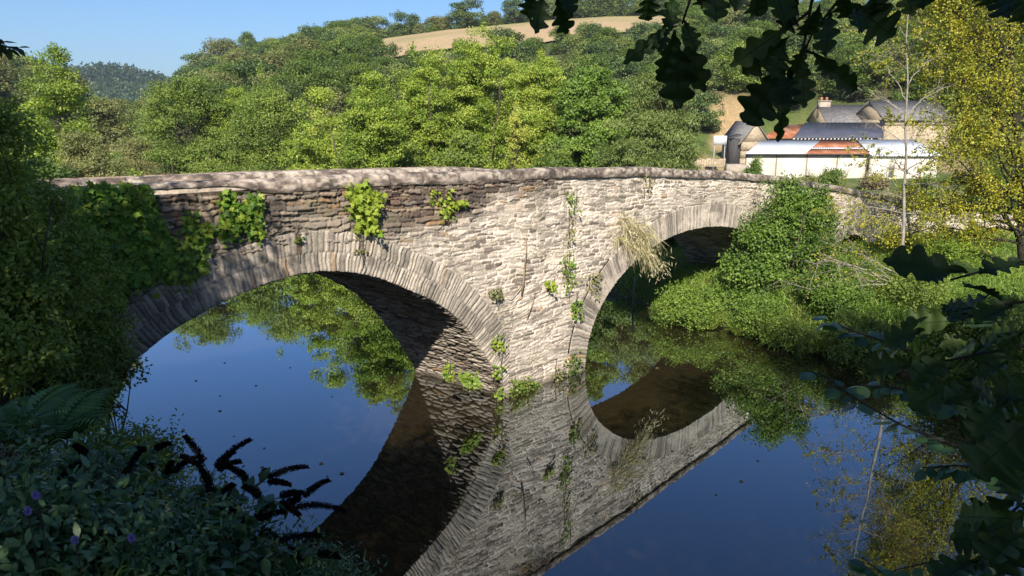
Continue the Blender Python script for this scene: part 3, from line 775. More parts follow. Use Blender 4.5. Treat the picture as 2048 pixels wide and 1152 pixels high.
def foliage(r, blobs, nclump, clump_r, per, leaf, ratio=0.6, droop=0.2, flat=0.65, shell=0.55, up=0.6, base_var=0.5, spread=0.5, shape=None):
    P, d, idx, Cc, cr = crown_points(r, blobs, nclump, clump_r, per, flat, shell)
    n = len(P)
    nr = norm(d * 1.0 + np.array([0, -0.25, up]) + 0.62 * rand_dir(r, n))
    ax = norm(rand_dir(r, n) + d * 0.6 - np.array([0, 0, droop]))
    cv = r.uniform(-0.5, 0.5, len(Cc)) * spread
    var = base_var + cv[idx] + r.normal(0, 0.16, n)
    if shape is not None: V, F, a = leaf_shapes(P, ax, nr, leaf * r.uniform(0.6, 1.35, n), var, shape, 0.35)
    else: V, F, a = leaf_cloud(P, ax, nr, leaf * r.uniform(0.7, 1.35, n), leaf * ratio * r.uniform(0.7, 1.3, n), var)
    return V, F, a, Cc

def limbs(r, mb, base, H, Cc, tr, nmax=40, stems=1, spread=0.25, lean=(0, 0), low=0.12):
    base = np.array(base, float); st = []
    for k in range(stems):
        ang = k * 2.4 + r.random(); top = base + np.array([math.cos(ang) * spread * H * (stems > 1) + lean[0], math.sin(ang) * spread * H * (stems > 1) + lean[1], H * r.uniform(0.8, 0.95)])
        t = np.linspace(0, 1, 9)[:, None]; b0 = base + np.array([math.cos(ang), math.sin(ang), 0]) * tr * 1.2 * (stems > 1) - np.array([0, 0, 0.15])
        P = b0 + (top - b0) * t + r.normal(0, 0.012 * H, (9, 3)) * np.sin(t * math.pi) * np.array([1, 1, 0.2])
        R = tr * (1 - 0.88 * t[:, 0]) * (1 + 0.35 * np.exp(-t[:, 0] * 18)) / (1 if stems == 1 else 1.5)
        mb.tube(P, R, 8, r.random()); st.append((P, R))
    sel = r.permutation(len(Cc))[:nmax]
    for c in Cc[sel]:
        P, R = st[r.integers(len(st))]
        j = int(np.clip(((c[2] - base[2]) / H - r.uniform(0.12, 0.35)) * 9, low * 9, 7)); a = P[j]
        if np.linalg.norm(c - a) > 0.75 * H: continue
        t = np.linspace(0, 1, 6)[:, None]
        mid = a + (c - a) * 0.5 + np.array([0, 0, 0.08 * np.linalg.norm(c - a)]) + r.normal(0, 0.03, 3) * H * 0.3
        Q = (1 - t) ** 2 * a + 2 * t * (1 - t) * mid + t * t * c
        mb.tube(Q, R[j] * 0.55 * (1 - 0.85 * t[:, 0]) + 0.004, 5, r.random(), cap=False)

def auto_blobs(r, H, R, kind='round', z0=0.15):
    """ellipsoids (relative to the foot) that make an uneven crown"""
    b = []
    if kind == 'round':
        b.append((0, 0, H * (z0 + (1 - z0) * 0.52), R * 0.82, R * 0.82, H * (1 - z0) * 0.46))
        for k in range(7):
            a = k * 0.9 + r.random(); z = H * r.uniform(z0 + 0.12, 0.86); q = R * r.uniform(0.45, 0.72) * (1 - 0.35 * z / H)
            b.append((math.cos(a) * q, math.sin(a) * q, z, R * r.uniform(0.30, 0.5), R * r.uniform(0.30, 0.5), H * r.uniform(0.10, 0.18)))
        b.append((r.normal(0, 0.12) * R, 0, H * 0.88, R * 0.35, R * 0.35, H * 0.12))
    elif kind == 'cone':
        for k in range(9):
            f = k / 8; z = H * (z0 + (1 - z0) * f * 0.94); q = R * (1 - 0.86 * f)
            a = r.random() * 6.28
            b.append((math.cos(a) * q * 0.25, math.sin(a) * q * 0.25, z, q * r.uniform(0.8, 1.05), q * r.uniform(0.8, 1.05), H * 0.10))
    elif kind == 'shrub':
        for k in range(9):
            a = k * 0.7 + r.random(); q = R * r.uniform(0.1, 0.65); hh = H * r.uniform(0.5, 1.0)
            b.append((math.cos(a) * q, math.sin(a) * q, hh * 0.5, R * r.uniform(0.35, 0.5), R * r.uniform(0.35, 0.5), hh * 0.5))
    elif kind == 'upright':
        for k in range(8):
            a = k * 0.8 + r.random(); q = R * r.uniform(0.1, 0.6); hh = H * r.uniform(0.68, 1.0)
            b.append((math.cos(a) * q, math.sin(a) * q, hh * 0.55, R * r.uniform(0.28, 0.42), R * r.uniform(0.28, 0.42), hh * 0.46))
    return b

def make_tree(name, label, cat, foot, H, R, mat, kind='round', nclump=160, clump_r=0.7, per=60, leaf=0.13, ratio=0.65, bark='bark', tr=0.2, stems=1, seed=1, group=None,
              z0=0.15, droop=0.2, flat=0.65, base_var=0.5, spread=0.5, nlimb=40, shell=0.55, blobs=None, up=0.9, dens=1.0, cdens=1.0, shape=None):
    r = np.random.default_rng(seed); per = int(per * dens); nclump = int(nclump * cdens)
    root = tag(empty(name, foot), label, cat, group)
    bl = blobs if blobs is not None else auto_blobs(r, H, R, kind, z0)
    V, F, a, Cc = foliage(r, bl, nclump, clump_r, per, leaf, ratio, droop, flat, shell, up, base_var, spread, shape)
    mesh_np('crown', V, [F], M[mat], root, False, {'var': a})
    mb = MB(); limbs(r, mb, (0, 0, 0), H * 0.92, Cc, tr, nlimb, stems)
    mb.build('trunk', M[bark], root, True)
    return root

def gz(x, y):
    return float(ground_z(np.array([x]), np.array([y]))[0])
def foot_at(u, y):
    x = (u - 1024) / F_PX * (y * _cp + 1.2)
    return np.array([x, y, gz(x, y)])
def top_h(u, v, y, foot):
    return at_y(u, v, y)[2] - foot[2]

# ------------------------------------------------------------------ RIVERSIDE TREES BEHIND THE BRIDGE
RT = [  # name, label, cat, u, y, v_top, half-width px, material, kind, options
 ('alder_tree', 'tall pointed yellow-green tree rising above the left end of the bridge', 'tree', 140, 44, 105, 105, 'lime_leaf', 'cone', dict(nclump=230, clump_r=0.75, per=70, base_var=0.42, tr=0.2)),
 ('hazel_tree', 'broad mottled green tree at the left edge beyond the bridge end', 'tree', 22, 33, 175, 95, 'lime_leaf', 'shrub', dict(nclump=200, clump_r=0.65, per=75, base_var=0.35)),
 ('hazel_bush', 'dark leafy bush behind the parapet below the pointed yellow-green tree', 'bush', 95, 30, 285, 75, 'mid_leaf', 'shrub', dict(nclump=130, clump_r=0.5, per=70, base_var=0.3)),
 ('willow_bush', 'dull olive shrub with greyish leaves to the right of the pointed tree', 'bush', 188, 40, 228, 80, 'olive_leaf', 'shrub', dict(nclump=200, clump_r=0.6, per=75, base_var=0.35, ratio=0.4)),
 ('willow_bush', 'pale grey-olive shrub just above the left part of the far parapet', 'bush', 200, 36, 295, 60, 'olive_leaf', 'shrub', dict(nclump=120, clump_r=0.5, per=70, base_var=0.6, ratio=0.4)),
 ('dry_shrub', 'straw-coloured leafless shrub in the dip of the tree line', 'bush', 285, 62, 250, 50, 'olive_leaf', 'upright', dict(nclump=130, clump_r=0.7, per=55, base_var=0.55, ratio=0.35)),
 ('dry_shrub', 'bleached dead bramble heap low behind the parapet beside the round alder', 'bush', 350, 52, 296, 45, 'dry_leaf', 'shrub', dict(nclump=70, clump_r=0.55, per=55, base_var=0.5, ratio=0.3)),
 ('alder_tree', 'rounded dark-green alder with layered boughs right of the valley dip', 'tree', 392, 58, 148, 95, 'mid_leaf', 'round', dict(nclump=230, clump_r=0.95, per=75, base_var=0.5, z0=0.05, tr=0.22)),
 ('alder_tree', 'bright green alder between the rounded alder and the pale birches', 'tree', 470, 60, 170, 65, 'lime_leaf', 'upright', dict(nclump=190, clump_r=0.85, per=70, base_var=0.38)),
 ('alder_tree', 'green alder with deep shadowed hollows near the left foot of the pale birches', 'tree', 545, 56, 160, 75, 'mid_leaf', 'round', dict(nclump=210, clump_r=0.9, per=75, base_var=0.62, z0=0.03)),
 ('alder_bush', 'low bright bush under the rounded alder just above the parapet', 'bush', 425, 50, 285, 65, 'mid_leaf', 'shrub', dict(nclump=120, clump_r=0.6, per=70, base_var=0.7)),
 ('birch_tree', 'pale yellow-green bushy birch, the lowest and leftmost of the central group', 'tree', 690, 45, 158, 100, 'lime_leaf', 'shrub', dict(nclump=300, clump_r=0.62, per=75, base_var=0.62, leaf=0.11)),
 ('birch_tree', 'tall yellow-green birch in front of the left end of the stubble field', 'tree', 865, 47, 84, 88, 'lime_leaf', 'upright', dict(nclump=340, clump_r=0.62, per=75, base_var=0.5, stems=3, leaf=0.115)),
 ('birch_tree', 'tallest yellow-green birch in the middle of the central group', 'tree', 965, 49, 58, 85, 'lime_leaf', 'upright', dict(nclump=340, clump_r=0.62, per=75, base_var=0.55, stems=3, leaf=0.115)),
 ('birch_tree', 'yellowish birch with an upright crown right of the tallest birch', 'tree', 1075, 48, 66, 75, 'lime_leaf', 'upright', dict(nclump=270, clump_r=0.6, per=75, base_var=0.6, stems=2, leaf=0.115)),
 ('birch_tree', 'yellow-green birch at the left flank of the central group hiding the foot of the field', 'tree', 775, 45.5, 128, 62, 'lime_leaf', 'upright', dict(nclump=230, clump_r=0.6, per=75, base_var=0.45, stems=2, leaf=0.115)),
 ('alder_tree', 'leafy alder close behind the left arch crown overhanging the river', 'tree', 748, 39.8, 168, 62, 'lime_leaf', 'upright', dict(nclump=210, clump_r=0.55, per=75, base_var=0.4, stems=2, leaf=0.11)),
 ('elder_bush', 'dark bush glimpsed through the left side of the second arch', 'bush', 1330, 36.0, 405, 62, 'mid_leaf', 'shrub', dict(nclump=120, clump_r=0.5, per=75, base_var=0.35)),  # seen as green under the arch; placed to cut skylight too
 ('elder_bush', 'dark bush close behind the crown of the second arch', 'bush', 1415, 38.0, 380, 70, 'mid_leaf', 'shrub', dict(nclump=120, clump_r=0.5, per=75, base_var=0.3)),  # added out of view to keep skylight off the second vault
 ('birch_sapling', 'slim golden sapling in front of the tall central birches', 'tree', 1030, 45.2, 165, 22, 'lime_leaf', 'upright', dict(nclump=45, clump_r=0.42, per=42, base_var=0.95, leaf=0.1, tr=0.07)),
 ('maple_tree', 'fresh green maple at the right of the yellow-green birches', 'tree', 1180, 46, 130, 78, 'fresh_leaf', 'round', dict(nclump=300, clump_r=0.62, per=75, base_var=0.55, z0=0.02, leaf=0.15)),
 ('willow_tree', 'olive willow with fine drooping leaves at the right end of the riverside trees', 'tree', 1310, 47, 135, 85, 'willow_leaf', 'round', dict(nclump=330, clump_r=0.7, per=80, base_var=0.45, z0=0.02, ratio=0.28, leaf=0.17, droop=0.9, stems=3)),
 ('willow_bush', 'low olive willow bush above the parapet between maple and willow', 'bush', 1245, 42, 215, 65, 'willow_leaf', 'shrub', dict(nclump=170, clump_r=0.55, per=75, base_var=0.4, ratio=0.28, leaf=0.15)),
 ('alder_bush', 'dense green bush along the parapet under the middle birch', 'bush', 925, 43.5, 235, 80, 'mid_leaf', 'shrub', dict(nclump=190, clump_r=0.55, per=75, base_var=0.72)),
 ('alder_bush', 'dark green bush along the parapet under the left birches', 'bush', 775, 43.5, 262, 70, 'mid_leaf', 'shrub', dict(nclump=160, clump_r=0.5, per=75, base_var=0.6)),
 ('alder_bush', 'shadowy green bush along the parapet under the fresh green maple', 'bush', 1110, 42, 262, 62, 'mid_leaf', 'shrub', dict(nclump=150, clump_r=0.5, per=75, base_var=0.45)),
 ('alder_bush', 'yellow-tinged bush along the parapet below the pale bushy birch', 'bush', 630, 46, 262, 60, 'lime_leaf', 'shrub', dict(nclump=150, clump_r=0.5, per=75, base_var=0.45)),
]
for i, (nm, lb, ct, u, y, vt, hw, mt, kd, op) in enumerate(RT):
    f = foot_at(u, y); sdv = float(river_sd(np.array([f[0]]), np.array([f[1]]))[0])
    f[2] = max(f[2], 0.15) - 0.1
    H = top_h(u, vt, y, f); R = hw / F_PX * y
    o = dict(leaf=0.13, tr=0.16, seed=100 + i, dens=3.6, cdens=0.95, shell=0.6, flat=0.42); o.update(op); o['leaf'] *= 1.08; o['clump_r'] *= 1.02
    make_tree(nm, lb, ct, f, H, R, mt, kd, **o)

# ------------------------------------------------------------------ HILL TREES
HV = []
for i, (kd, mt, st) in enumerate([('round', 'hill_leaf', 0.4), ('round', 'hill_leaf', 0.6), ('round', 'mid_leaf', 0.45), ('shrub', 'hill_leaf', 0.5), ('round', 'olive_leaf', 0.3), ('shrub', 'mid_leaf', 0.6), ('cone', 'dark_leaf', 0.5)]):
    t = make_tree('oak_tree', '', None, (0, 0, 0), 10.0, 4.6 if kd != 'cone' else 2.6, mt, kd, nclump=95, clump_r=1.25 if kd != 'cone' else 0.8, per=88, flat=0.48, leaf=0.36, ratio=0.8, tr=0.28, seed=300 + i,
                  base_var=st, nlimb=14, z0=0.06, spread=0.55)
    HV.append(t)
_used = set()
def hill_tree(v, x, y, h, rz, name, label, cat, group, wide=1.0, sink=0.3):
    o = HV[v]
    if v in _used: o = copy_tree(o)
    _used.add(v)
    o.name = name; o.location = (x, y, gz(x, y) - sink); o.rotation_euler.z = rz; o.scale = (h / 10 * wide, h / 10 * wide, h / 10)
    for k in ('label', 'category', 'group'):
        if k in o: del o[k]
    return tag(o, label, cat, group)
def by_bearing(u, r):
    a = math.atan2((u - 1024) / F_PX, 1.0); return r * math.sin(a), r * math.cos(a)
def crest_r(u): return float(np.interp(u, _cu, _cr))
hr = np.random.default_rng(55)
# single trees that stand out on the skyline: u, v of the top, distance past the crest, variant, width, label
SKY = [(760, 30, 0, 1, 1.0, 'dark rounded oak at the upper left corner of the stubble field'),
       (822, 25, 2, 0, 1.0, 'dark bushy tree on the skyline between the corner oak and the big oak'),
       (878, 32, 6, 4, 1.1, 'brownish low tree on the skyline left of the big lone oak'),
       (936, -2, 0, 0, 0.95, 'big dark oval oak standing alone on top of the stubble field'),
       (1030, -4, 0, 0, 0.85, 'dark lone oak on the skyline right of the big oval oak'),
       (985, 42, 3, 3, 1.2, 'small pale shrub on the skyline between the two lone oaks'),
       (518, 62, 4, 2, 0.55, 'thin-crowned tall tree poking up over the left wooded slope'),
       (465, 76, 2, 4, 1.1, 'brown-topped tree on the crest of the left wooded slope'),
       (572, 74, 2, 1, 1.1, 'wide dark oak on the crest right of the thin-crowned tree'),
       (622, 72, 3, 4, 1.0, 'pale olive tree on the crest left of the tall dark oaks'),
       (690, 58, 0, 0, 1.1, 'tall dark oak on the crest just left of the stubble field'),
       (730, 62, -8, 1, 1.0, 'dense oak on the slope touching the left edge of the field'),
       (414, 100, 0, 3, 1.2, 'dark skyline tree low on the left shoulder of the hill')]
for u, vt, dr, v, wd, lb in SKY:
    x, y = by_bearing(u, crest_r(u) + dr); h = at_y(u, vt, y)[2] - gz(x, y) + 0.3
    hill_tree(v, x, y, max(h, 3), hr.random() * 6, 'oak_tree', lb, 'tree', None, wd * (1.45 if u > 740 else 1.1))
# conifer on the left slope
x, y = by_bearing(632, 150); hill_tree(6, x, y, max(at_y(632, 118, y)[2] - gz(x, y), 6), 0.3, 'fir_tree', 'dark pointed conifer among the broad trees left of the field', 'tree', None, 1.25)
pts = []
def scatter(n, u0, u1, f0, f1, hmin, hmax, mind, vs, name, label, cat, group, wide=(0.9, 1.25), accept=None):
    c = 0; tries = 0
    while c < n and tries < n * 60:
        tries += 1
        u = hr.uniform(u0, u1); f = hr.uniform(f0, f1); r0 = 92; r = r0 + (crest_r(u) - r0) * f
        x, y = by_bearing(u, r)
        if accept and not accept(u, r, x, y): continue
        if any((x - a) ** 2 + (y - b) ** 2 < (mind * (0.75 + r / 500)) ** 2 for a, b in pts): continue
        pts.append((x, y)); h = hr.uniform(hmin, hmax)
        hill_tree(int(hr.choice(vs)), x, y, h, hr.random() * 6.28, name, label, cat, group, hr.uniform(*wide)); c += 1
    return c
no_field = lambda u, r, x, y: not (755 < u < 1345 and r > 146 + 14 * (u - 762) / 560)
scatter(26, 1080, 1420, 1.0, 1.08, 6.5, 9, 3.6, [0, 1, 1, 3], 'oak_tree', 'green oak in the skyline row behind the top edge of the stubble field', 'tree', 'oaks along the top of the stubble field')
scatter(34, 765, 1120, 0.99, 1.05, 2.6, 5.0, 2.6, [3, 5, 4], 'hedge_shrub', 'low hedge shrub along the top edge of the stubble field', 'shrub', 'shrubs along the top of the stubble field')
scatter(105, 395, 765, 0.04, 1.0, 5.5, 8, 4.6, [0, 1, 2, 4, 5, 2], 'oak_tree', 'broadleaf tree in the wood on the slope left of the stubble field', 'tree', 'trees of the left hillside wood', accept=no_field)
scatter(16, 765, 1100, 0.03, 0.30, 5, 7, 4.2, [0, 1, 2], 'oak_tree', 'mixed green tree between the birches and the foot of the stubble field', 'tree', 'trees at the foot of the stubble field')
scatter(34, 1090, 1420, 0.04, 0.40, 4.5, 6, 4.0, [0, 1, 2], 'oak_tree', 'dark oak in the belt below the lower edge of the stubble field', 'tree', 'oaks below the stubble field', accept=no_field)
scatter(125, 1345, 2100, 0.10, 1.03, 5.5, 8, 4.6, [0, 1, 2, 2, 5, 4], 'oak_tree', 'broadleaf tree in the wood on the slope above the farm', 'tree', 'trees of the wood above the farm',
        accept=lambda u, r, x, y: not (1400 < u < 1540 and r < 112))
scatter(46, -60, 165, 0.15, 1.0, 6, 8.5, 5.5, [0, 1, 4], 'oak_tree', 'hazy tree on the wooded hill at the far left skyline', 'tree', 'trees of the far left hill')
scatter(20, 190, 400, 0.0, 0.32, 4, 6, 5.0, [2, 4, 5, 1], 'oak_tree', 'soft green tree in the valley dip below the distant knoll', 'tree', 'trees in the valley dip')
for k in range(len(HV)):
    if k not in _used:
        for c in list(HV[k].children): bpy.data.objects.remove(c)
        bpy.data.objects.remove(HV[k])
# distant knoll: forest that reads as one mass
def far_wood():
    r = np.random.default_rng(77); n = 2600
    y = r.uniform(560, 900, n); u = r.uniform(120, 400, n); x = (u - 1024) / F_PX * y
    z = ground_z(x, y); con = (z > 26) & (r.random(n) < 0.8)
    h = np.where(con, r.uniform(9, 14, n), r.uniform(7, 11, n)); w = np.where(con, h * 0.2, h * 0.5)
    VV, FF, AA = [], [], []; k = 26
    d = rand_dir(r, n * k).reshape(n, k, 3); t = r.random((n, k))
    rad = np.where(con[:, None], w[:, None] * (1 - t) * 1.5, w[:, None] * np.sqrt(np.clip(1 - (2 * t - 1) ** 2, 0.05, 1)))
    P = np.stack([x[:, None] + d[..., 0] * rad, y[:, None] + d[..., 1] * rad, z[:, None] + h[:, None] * t], -1).reshape(-1, 3)
    nr = norm(d.reshape(-1, 3) + np.array([0, 0, 0.5])); ax = rand_dir(r, n * k)
    var = np.repeat(r.uniform(0.1, 0.75, n) - 0.25 * con, k) + r.normal(0, 0.1, n * k)
    V, F, a = leaf_cloud(P, ax, nr, r.uniform(1.6, 3.0, n * k), r.uniform(1.4, 2.4, n * k), var)
    o = mesh_np('distant_forest', V, [F], M['far_leaf'], None, False, {'var': a})
    tag(o, kind='stuff')
far_wood()
# ------------------------------------------------------------------ THE FARM
M['white_wall'] = rough_mat('white_block_wall', [(0.3, (0.43, 0.385, 0.32)), (0.5, (0.55, 0.505, 0.43)), (0.7, (0.64, 0.60, 0.53))], 0.8, bump=0.1)
M['white_roof'] = rough_mat('white_sheet_roof', [(0.3, (0.50, 0.52, 0.55)), (0.7, (0.66, 0.69, 0.72))], 0.7, rough=0.5, bump=0.05)
M['rust_roof'] = rough_mat('rusty_sheet_roof', [(0.30, (0.16, 0.055, 0.025)), (0.48, (0.27, 0.10, 0.045)), (0.60, (0.36, 0.17, 0.09)), (0.72, (0.48, 0.36, 0.27))], 0.9, rough=0.7, stretch=(1, 0.35, 1), bump=0.1)
M['panel_roof'] = rough_mat('dark_sheet_roof', [(0.3, (0.045, 0.048, 0.065)), (0.7, (0.075, 0.078, 0.10))], 0.6, rough=0.35, spec=0.6, bump=0.05)
M['slate_roof'] = rough_mat('slate_roof', [(0.3, (0.09, 0.085, 0.08)), (0.5, (0.16, 0.15, 0.145)), (0.7, (0.27, 0.255, 0.235))], 3.5, bump=0.5, stretch=(1, 1, 2.5))
M['rubble'] = rough_mat('ochre_rubble_wall', [(0.25, (0.14, 0.11, 0.075)), (0.42, (0.30, 0.235, 0.155)), (0.55, (0.42, 0.34, 0.235)), (0.72, (0.52, 0.45, 0.34))], 3.2, bump=0.7, stretch=(1, 1, 2.2), dist=0.05)
M['render_pale'] = rough_mat('pale_render', [(0.3, (0.26, 0.215, 0.17)), (0.7, (0.42, 0.355, 0.28))], 2, bump=0.2)
M['dark_board'] = rough_mat('dark_boarding', [(0.3, (0.03, 0.03, 0.032)), (0.7, (0.075, 0.072, 0.07))], 2, stretch=(6, 6, 0.5))
M['dark_hole'] = rough_mat('dark_opening', [(0.3, (0.010, 0.010, 0.012)), (0.7, (0.022, 0.021, 0.022))], 2)
M['terracotta'] = rough_mat('terracotta', [(0.3, (0.25, 0.10, 0.05)), (0.7, (0.42, 0.19, 0.10))], 5)
M['grey_post'] = rough_mat('grey_painted_metal', [(0.3, (0.30, 0.30, 0.31)), (0.7, (0.42, 0.42, 0.43))], 5, rough=0.5)
M['sign_white'] = rough_mat('weathered_white_board', [(0.3, (0.55, 0.56, 0.56)), (0.7, (0.72, 0.73, 0.73))], 3, rough=0.5)
M['wood_grey'] = rough_mat('weathered_wood', [(0.3, (0.12, 0.10, 0.08)), (0.7, (0.26, 0.23, 0.19))], 5, stretch=(4, 4, 0.6))

def sheet_roof(mb, A, B, Cc, D, thick=0.06, rib=0.22, amp=0.025):
    """corrugated sheet between eave A-B and ridge D-C, ribs running up the slope"""
    A, B, Cc, D = [np.array(p, float) for p in (A, B, Cc, D)]
    n = max(int(np.linalg.norm(B - A) / (rib / 4)), 4); t = np.linspace(0, 1, n)[:, None]
    up = norm(np.cross(B - A, D - A)); up = up if up[2] > 0 else -up
    w = (amp * np.sin(np.arange(n) * math.pi / 2))[:, None] * up
    e = A + (B - A) * t + w; r = D + (Cc - D) * t + w
    V = np.stack([e, r, r - up * thick, e - up * thick], 1).reshape(-1, 3); i = np.arange(n - 1)[:, None] * 4
    q = np.concatenate([i + np.array([0, 4, 5, 1]), i + np.array([2, 6, 7, 3]), i + np.array([0, 3, 7, 4]), i + np.array([1, 5, 6, 2])])
    mb.add(V, [], np.vstack([q, [[0, 1, 2, 3]], [[(n - 1) * 4 + k for k in (3, 2, 1, 0)]]]))

def px_x(u, y, v=290):
    return at_y(u, v, y)[0]

# long white shed
yS = 70.0
xa, xb = px_x(1494, yS), px_x(1800, yS); ze = at_y(1600, 307, yS)[2]; zr = at_y(1600, 281, yS + 4.6)[2]
base_l, base_r = ze - 2.6, ze - 3.4
org = np.array([xa, yS, ze - 2.9])
shed = tag(empty('farm_shed', org), 'long low white walled shed with half white and half rusty sheet roof', 'shed')
def rel(p): return np.array(p, float) - org
mb = MB(); n = 5; xs = np.linspace(xa, xb, n + 1)
for i in range(n):
    g0 = 0.03
    mb.hexa([rel(p) for p in [(xs[i] + g0, yS, ze - 4), (xs[i + 1] - g0, yS, ze - 4), (xs[i + 1] - g0, yS + 0.2, ze - 4), (xs[i] + g0, yS + 0.2, ze - 4),
                              (xs[i] + g0, yS, ze), (xs[i + 1] - g0, yS, ze), (xs[i + 1] - g0, yS + 0.2, ze), (xs[i] + g0, yS + 0.2, ze)]])
mb.hexa([rel(p) for p in [(xa + 0.05, yS + 0.2, ze - 4), (xa + 0.3, yS + 0.2, ze - 4), (px_x(1522, yS + 4.6) + 0.4, yS + 4.5, ze - 4), (px_x(1522, yS + 4.6) + 0.1, yS + 4.5, ze - 4), (xa + 0.05, yS + 0.2, ze - 0.05), (xa + 0.3, yS + 0.2, ze - 0.05), (px_x(1522, yS + 4.6) + 0.4, yS + 4.5, zr - 0.1), (px_x(1522, yS + 4.6) + 0.1, yS + 4.5, zr - 0.1)]])
mb.build('wall', M['white_wall'], shed)
for x in xs: mb = MB(); mb.box(rel((x - 0.05, yS + 0.02 - 0.06, ze - 4)), rel((x + 0.05, yS + 0.10, ze - 0.03))); mb.build('post', M['wood_grey'], shed)
xm = px_x(1609, yS); xr0 = px_x(1522, yS + 4.6); xrm = px_x(1640, yS + 4.6); xrb = px_x(1780, yS + 4.6)
e0 = (xa - 0.15, yS - 0.35, ze + 0.02)
mb = MB(); sheet_roof(mb, rel(e0), rel((xm, yS - 0.35, ze + 0.02)), rel((xrm, yS + 4.6, zr)), rel((xr0, yS + 4.6, zr))); mb.build('roof', M['white_roof'], shed)
def mixp(a, b, t): return tuple(np.array(a) + (np.array(b) - np.array(a)) * t)
a0, b0, c0, d0 = (xm, yS - 0.35, ze + 0.02), (xb + 0.2, yS - 0.35, ze + 0.02), (xrb + 0.6, yS + 4.6, zr), (xrm, yS + 4.6, zr)
mb = MB(); sheet_roof(mb, rel(mixp(a0, d0, 0.0)), rel(mixp(b0, c0, 0.0)), rel(mixp(b0, c0, 0.36)), rel(mixp(a0, d0, 0.36)))
sheet_roof(mb, rel(mixp(a0, d0, 0.46)), rel(mixp(b0, c0, 0.46)), rel(mixp(b0, c0, 1)), rel(mixp(a0, d0, 1)))
tag(mb.build('roof', M['rust_roof'], shed), 'rusty brown half of the roof')
mb = MB(); sheet_roof(mb, rel(mixp(a0, d0, 0.36)), rel(mixp(b0, c0, 0.36)), rel(mixp(b0, c0, 0.46)), rel(mixp(a0, d0, 0.46))); mb.build('roof', M['white_roof'], shed)
mb = MB(); mb.box(rel((xa - 0.15, yS - 0.36, ze - 0.13)), rel((xb + 0.2, yS - 0.30, ze - 0.02))); mb.build('gutter', M['dark_board'], shed)

# shed with a barred window at the right end
xw = px_x(1795, yS - 1); zc2 = at_y(1800, 322, yS - 1)[2]
o2 = np.array([xw, yS - 1, ze - 3.2]); ann = tag(empty('farm_annexe', o2), 'white rendered annexe with one barred window behind the pale bare tree', 'shed')
mb = MB(); X0, X1 = px_x(1745, yS - 1), px_x(1880, yS - 1); Z1 = at_y(1800, 312, yS - 1)[2]; Zb = Z1 - 4.2; Y0 = yS - 1
wx0, wx1, wz0, wz1 = px_x(1783, Y0), px_x(1795, Y0), at_y(1790, 355, Y0)[2], at_y(1790, 338, Y0)[2]
R2 = lambda p: np.array(p, float) - o2
for lo, hi in [((X0, Zb), (wx0, Z1)), ((wx1, Zb), (X1, Z1)), ((wx0, Zb), (wx1, wz0)), ((wx0, wz1), (wx1, Z1))]:
    mb.box(R2((lo[0], Y0, lo[1])), R2((hi[0], Y0 + 0.3, hi[1])))
mb.box(R2((X1 - 0.3, Y0 + 0.3, Zb)), R2((X1, Y0 + 5, Z1))); mb.build('wall', M['white_wall'], ann)
mb = MB()
for k in range(5): mb.box(R2((wx0 + (wx1 - wx0) * (k + 0.5) / 5 - 0.02, Y0 + 0.06, wz0)), R2((wx0 + (wx1 - wx0) * (k + 0.5) / 5 + 0.02, Y0 + 0.10, wz1)))
wn_ = mb.build('window', M['grey_post'], ann)
mb = MB(); mb.box(R2((wx0, Y0 + 0.2, wz0)), R2((wx1, Y0 + 0.24, wz1))); mb.build('pane', M['dark_hole'], wn_)
mb = MB(); sheet_roof(mb, R2((X0 - 0.1, Y0 - 0.3, Z1 + 0.03)), R2((X1 + 0.2, Y0 - 0.3, Z1 + 0.03)), R2((X1 + 0.2, Y0 + 5, Z1 + 1.3)), R2((X0 + 0.8, Y0 + 5, Z1 + 1.3))); mb.build('roof', M['white_roof'], ann)

# dark barn behind the shed
yB = 79.0; o3 = np.array([px_x(1600, yB), yB, ze - 2]); barn = tag(empty('farm_barn', o3), 'barn with dark sheet roof and rusty left end behind the white shed', 'barn')
R3 = lambda p: np.array(p, float) - o3
zbe = at_y(1650, 275, yB)[2]; zbr = at_y(1650, 245, yB + 5)[2]
p0, p1, p2, p3 = (px_x(1520, yB), yB, zbe - 0.05), (px_x(1584, yB), yB, zbe - 0.05), (px_x(1606, yB + 5), yB + 5, zbr - 0.15), (px_x(1562, yB + 5), yB + 5, zbr - 0.35)
mb = MB(); sheet_roof(mb, R3(p0), R3(p1), R3(p2), R3(p3)); tag(mb.build('roof', M['rust_roof'], barn), 'rusty left end of the roof')
mb = MB(); sheet_roof(mb, R3((px_x(1584, yB), yB - 0.3, zbe)), R3((px_x(1764, yB), yB - 0.3, zbe)), R3((px_x(1757, yB + 5), yB + 5, zbr)), R3((px_x(1606, yB + 5), yB + 5, zbr)), amp=0.012, rib=0.5); mb.build('roof', M['panel_roof'], barn)
mb = MB(); mb.box(R3((px_x(1524, yB), yB + 0.3, zbe - 4)), R3((px_x(1760, yB), yB + 0.7, zbe - 0.15))); mb.box(R3((px_x(1524, yB) + 0.1, yB + 0.7, zbe - 4)), R3((px_x(1524, yB) + 0.5, yB + 5, zbe + 0.1)))
mb.build('wall', M['rubble'], barn)
for k in range(22): x = px_x(1586, yB) + (px_x(1740, yB) - px_x(1586, yB)) * k / 21; mb = MB(); mb.box(R3((x - 0.06, yB - 0.25, zbe - 0.22)), R3((x + 0.06, yB + 0.29, zbe - 0.07))); mb.build('rafter_end', M['sign_white'], barn)

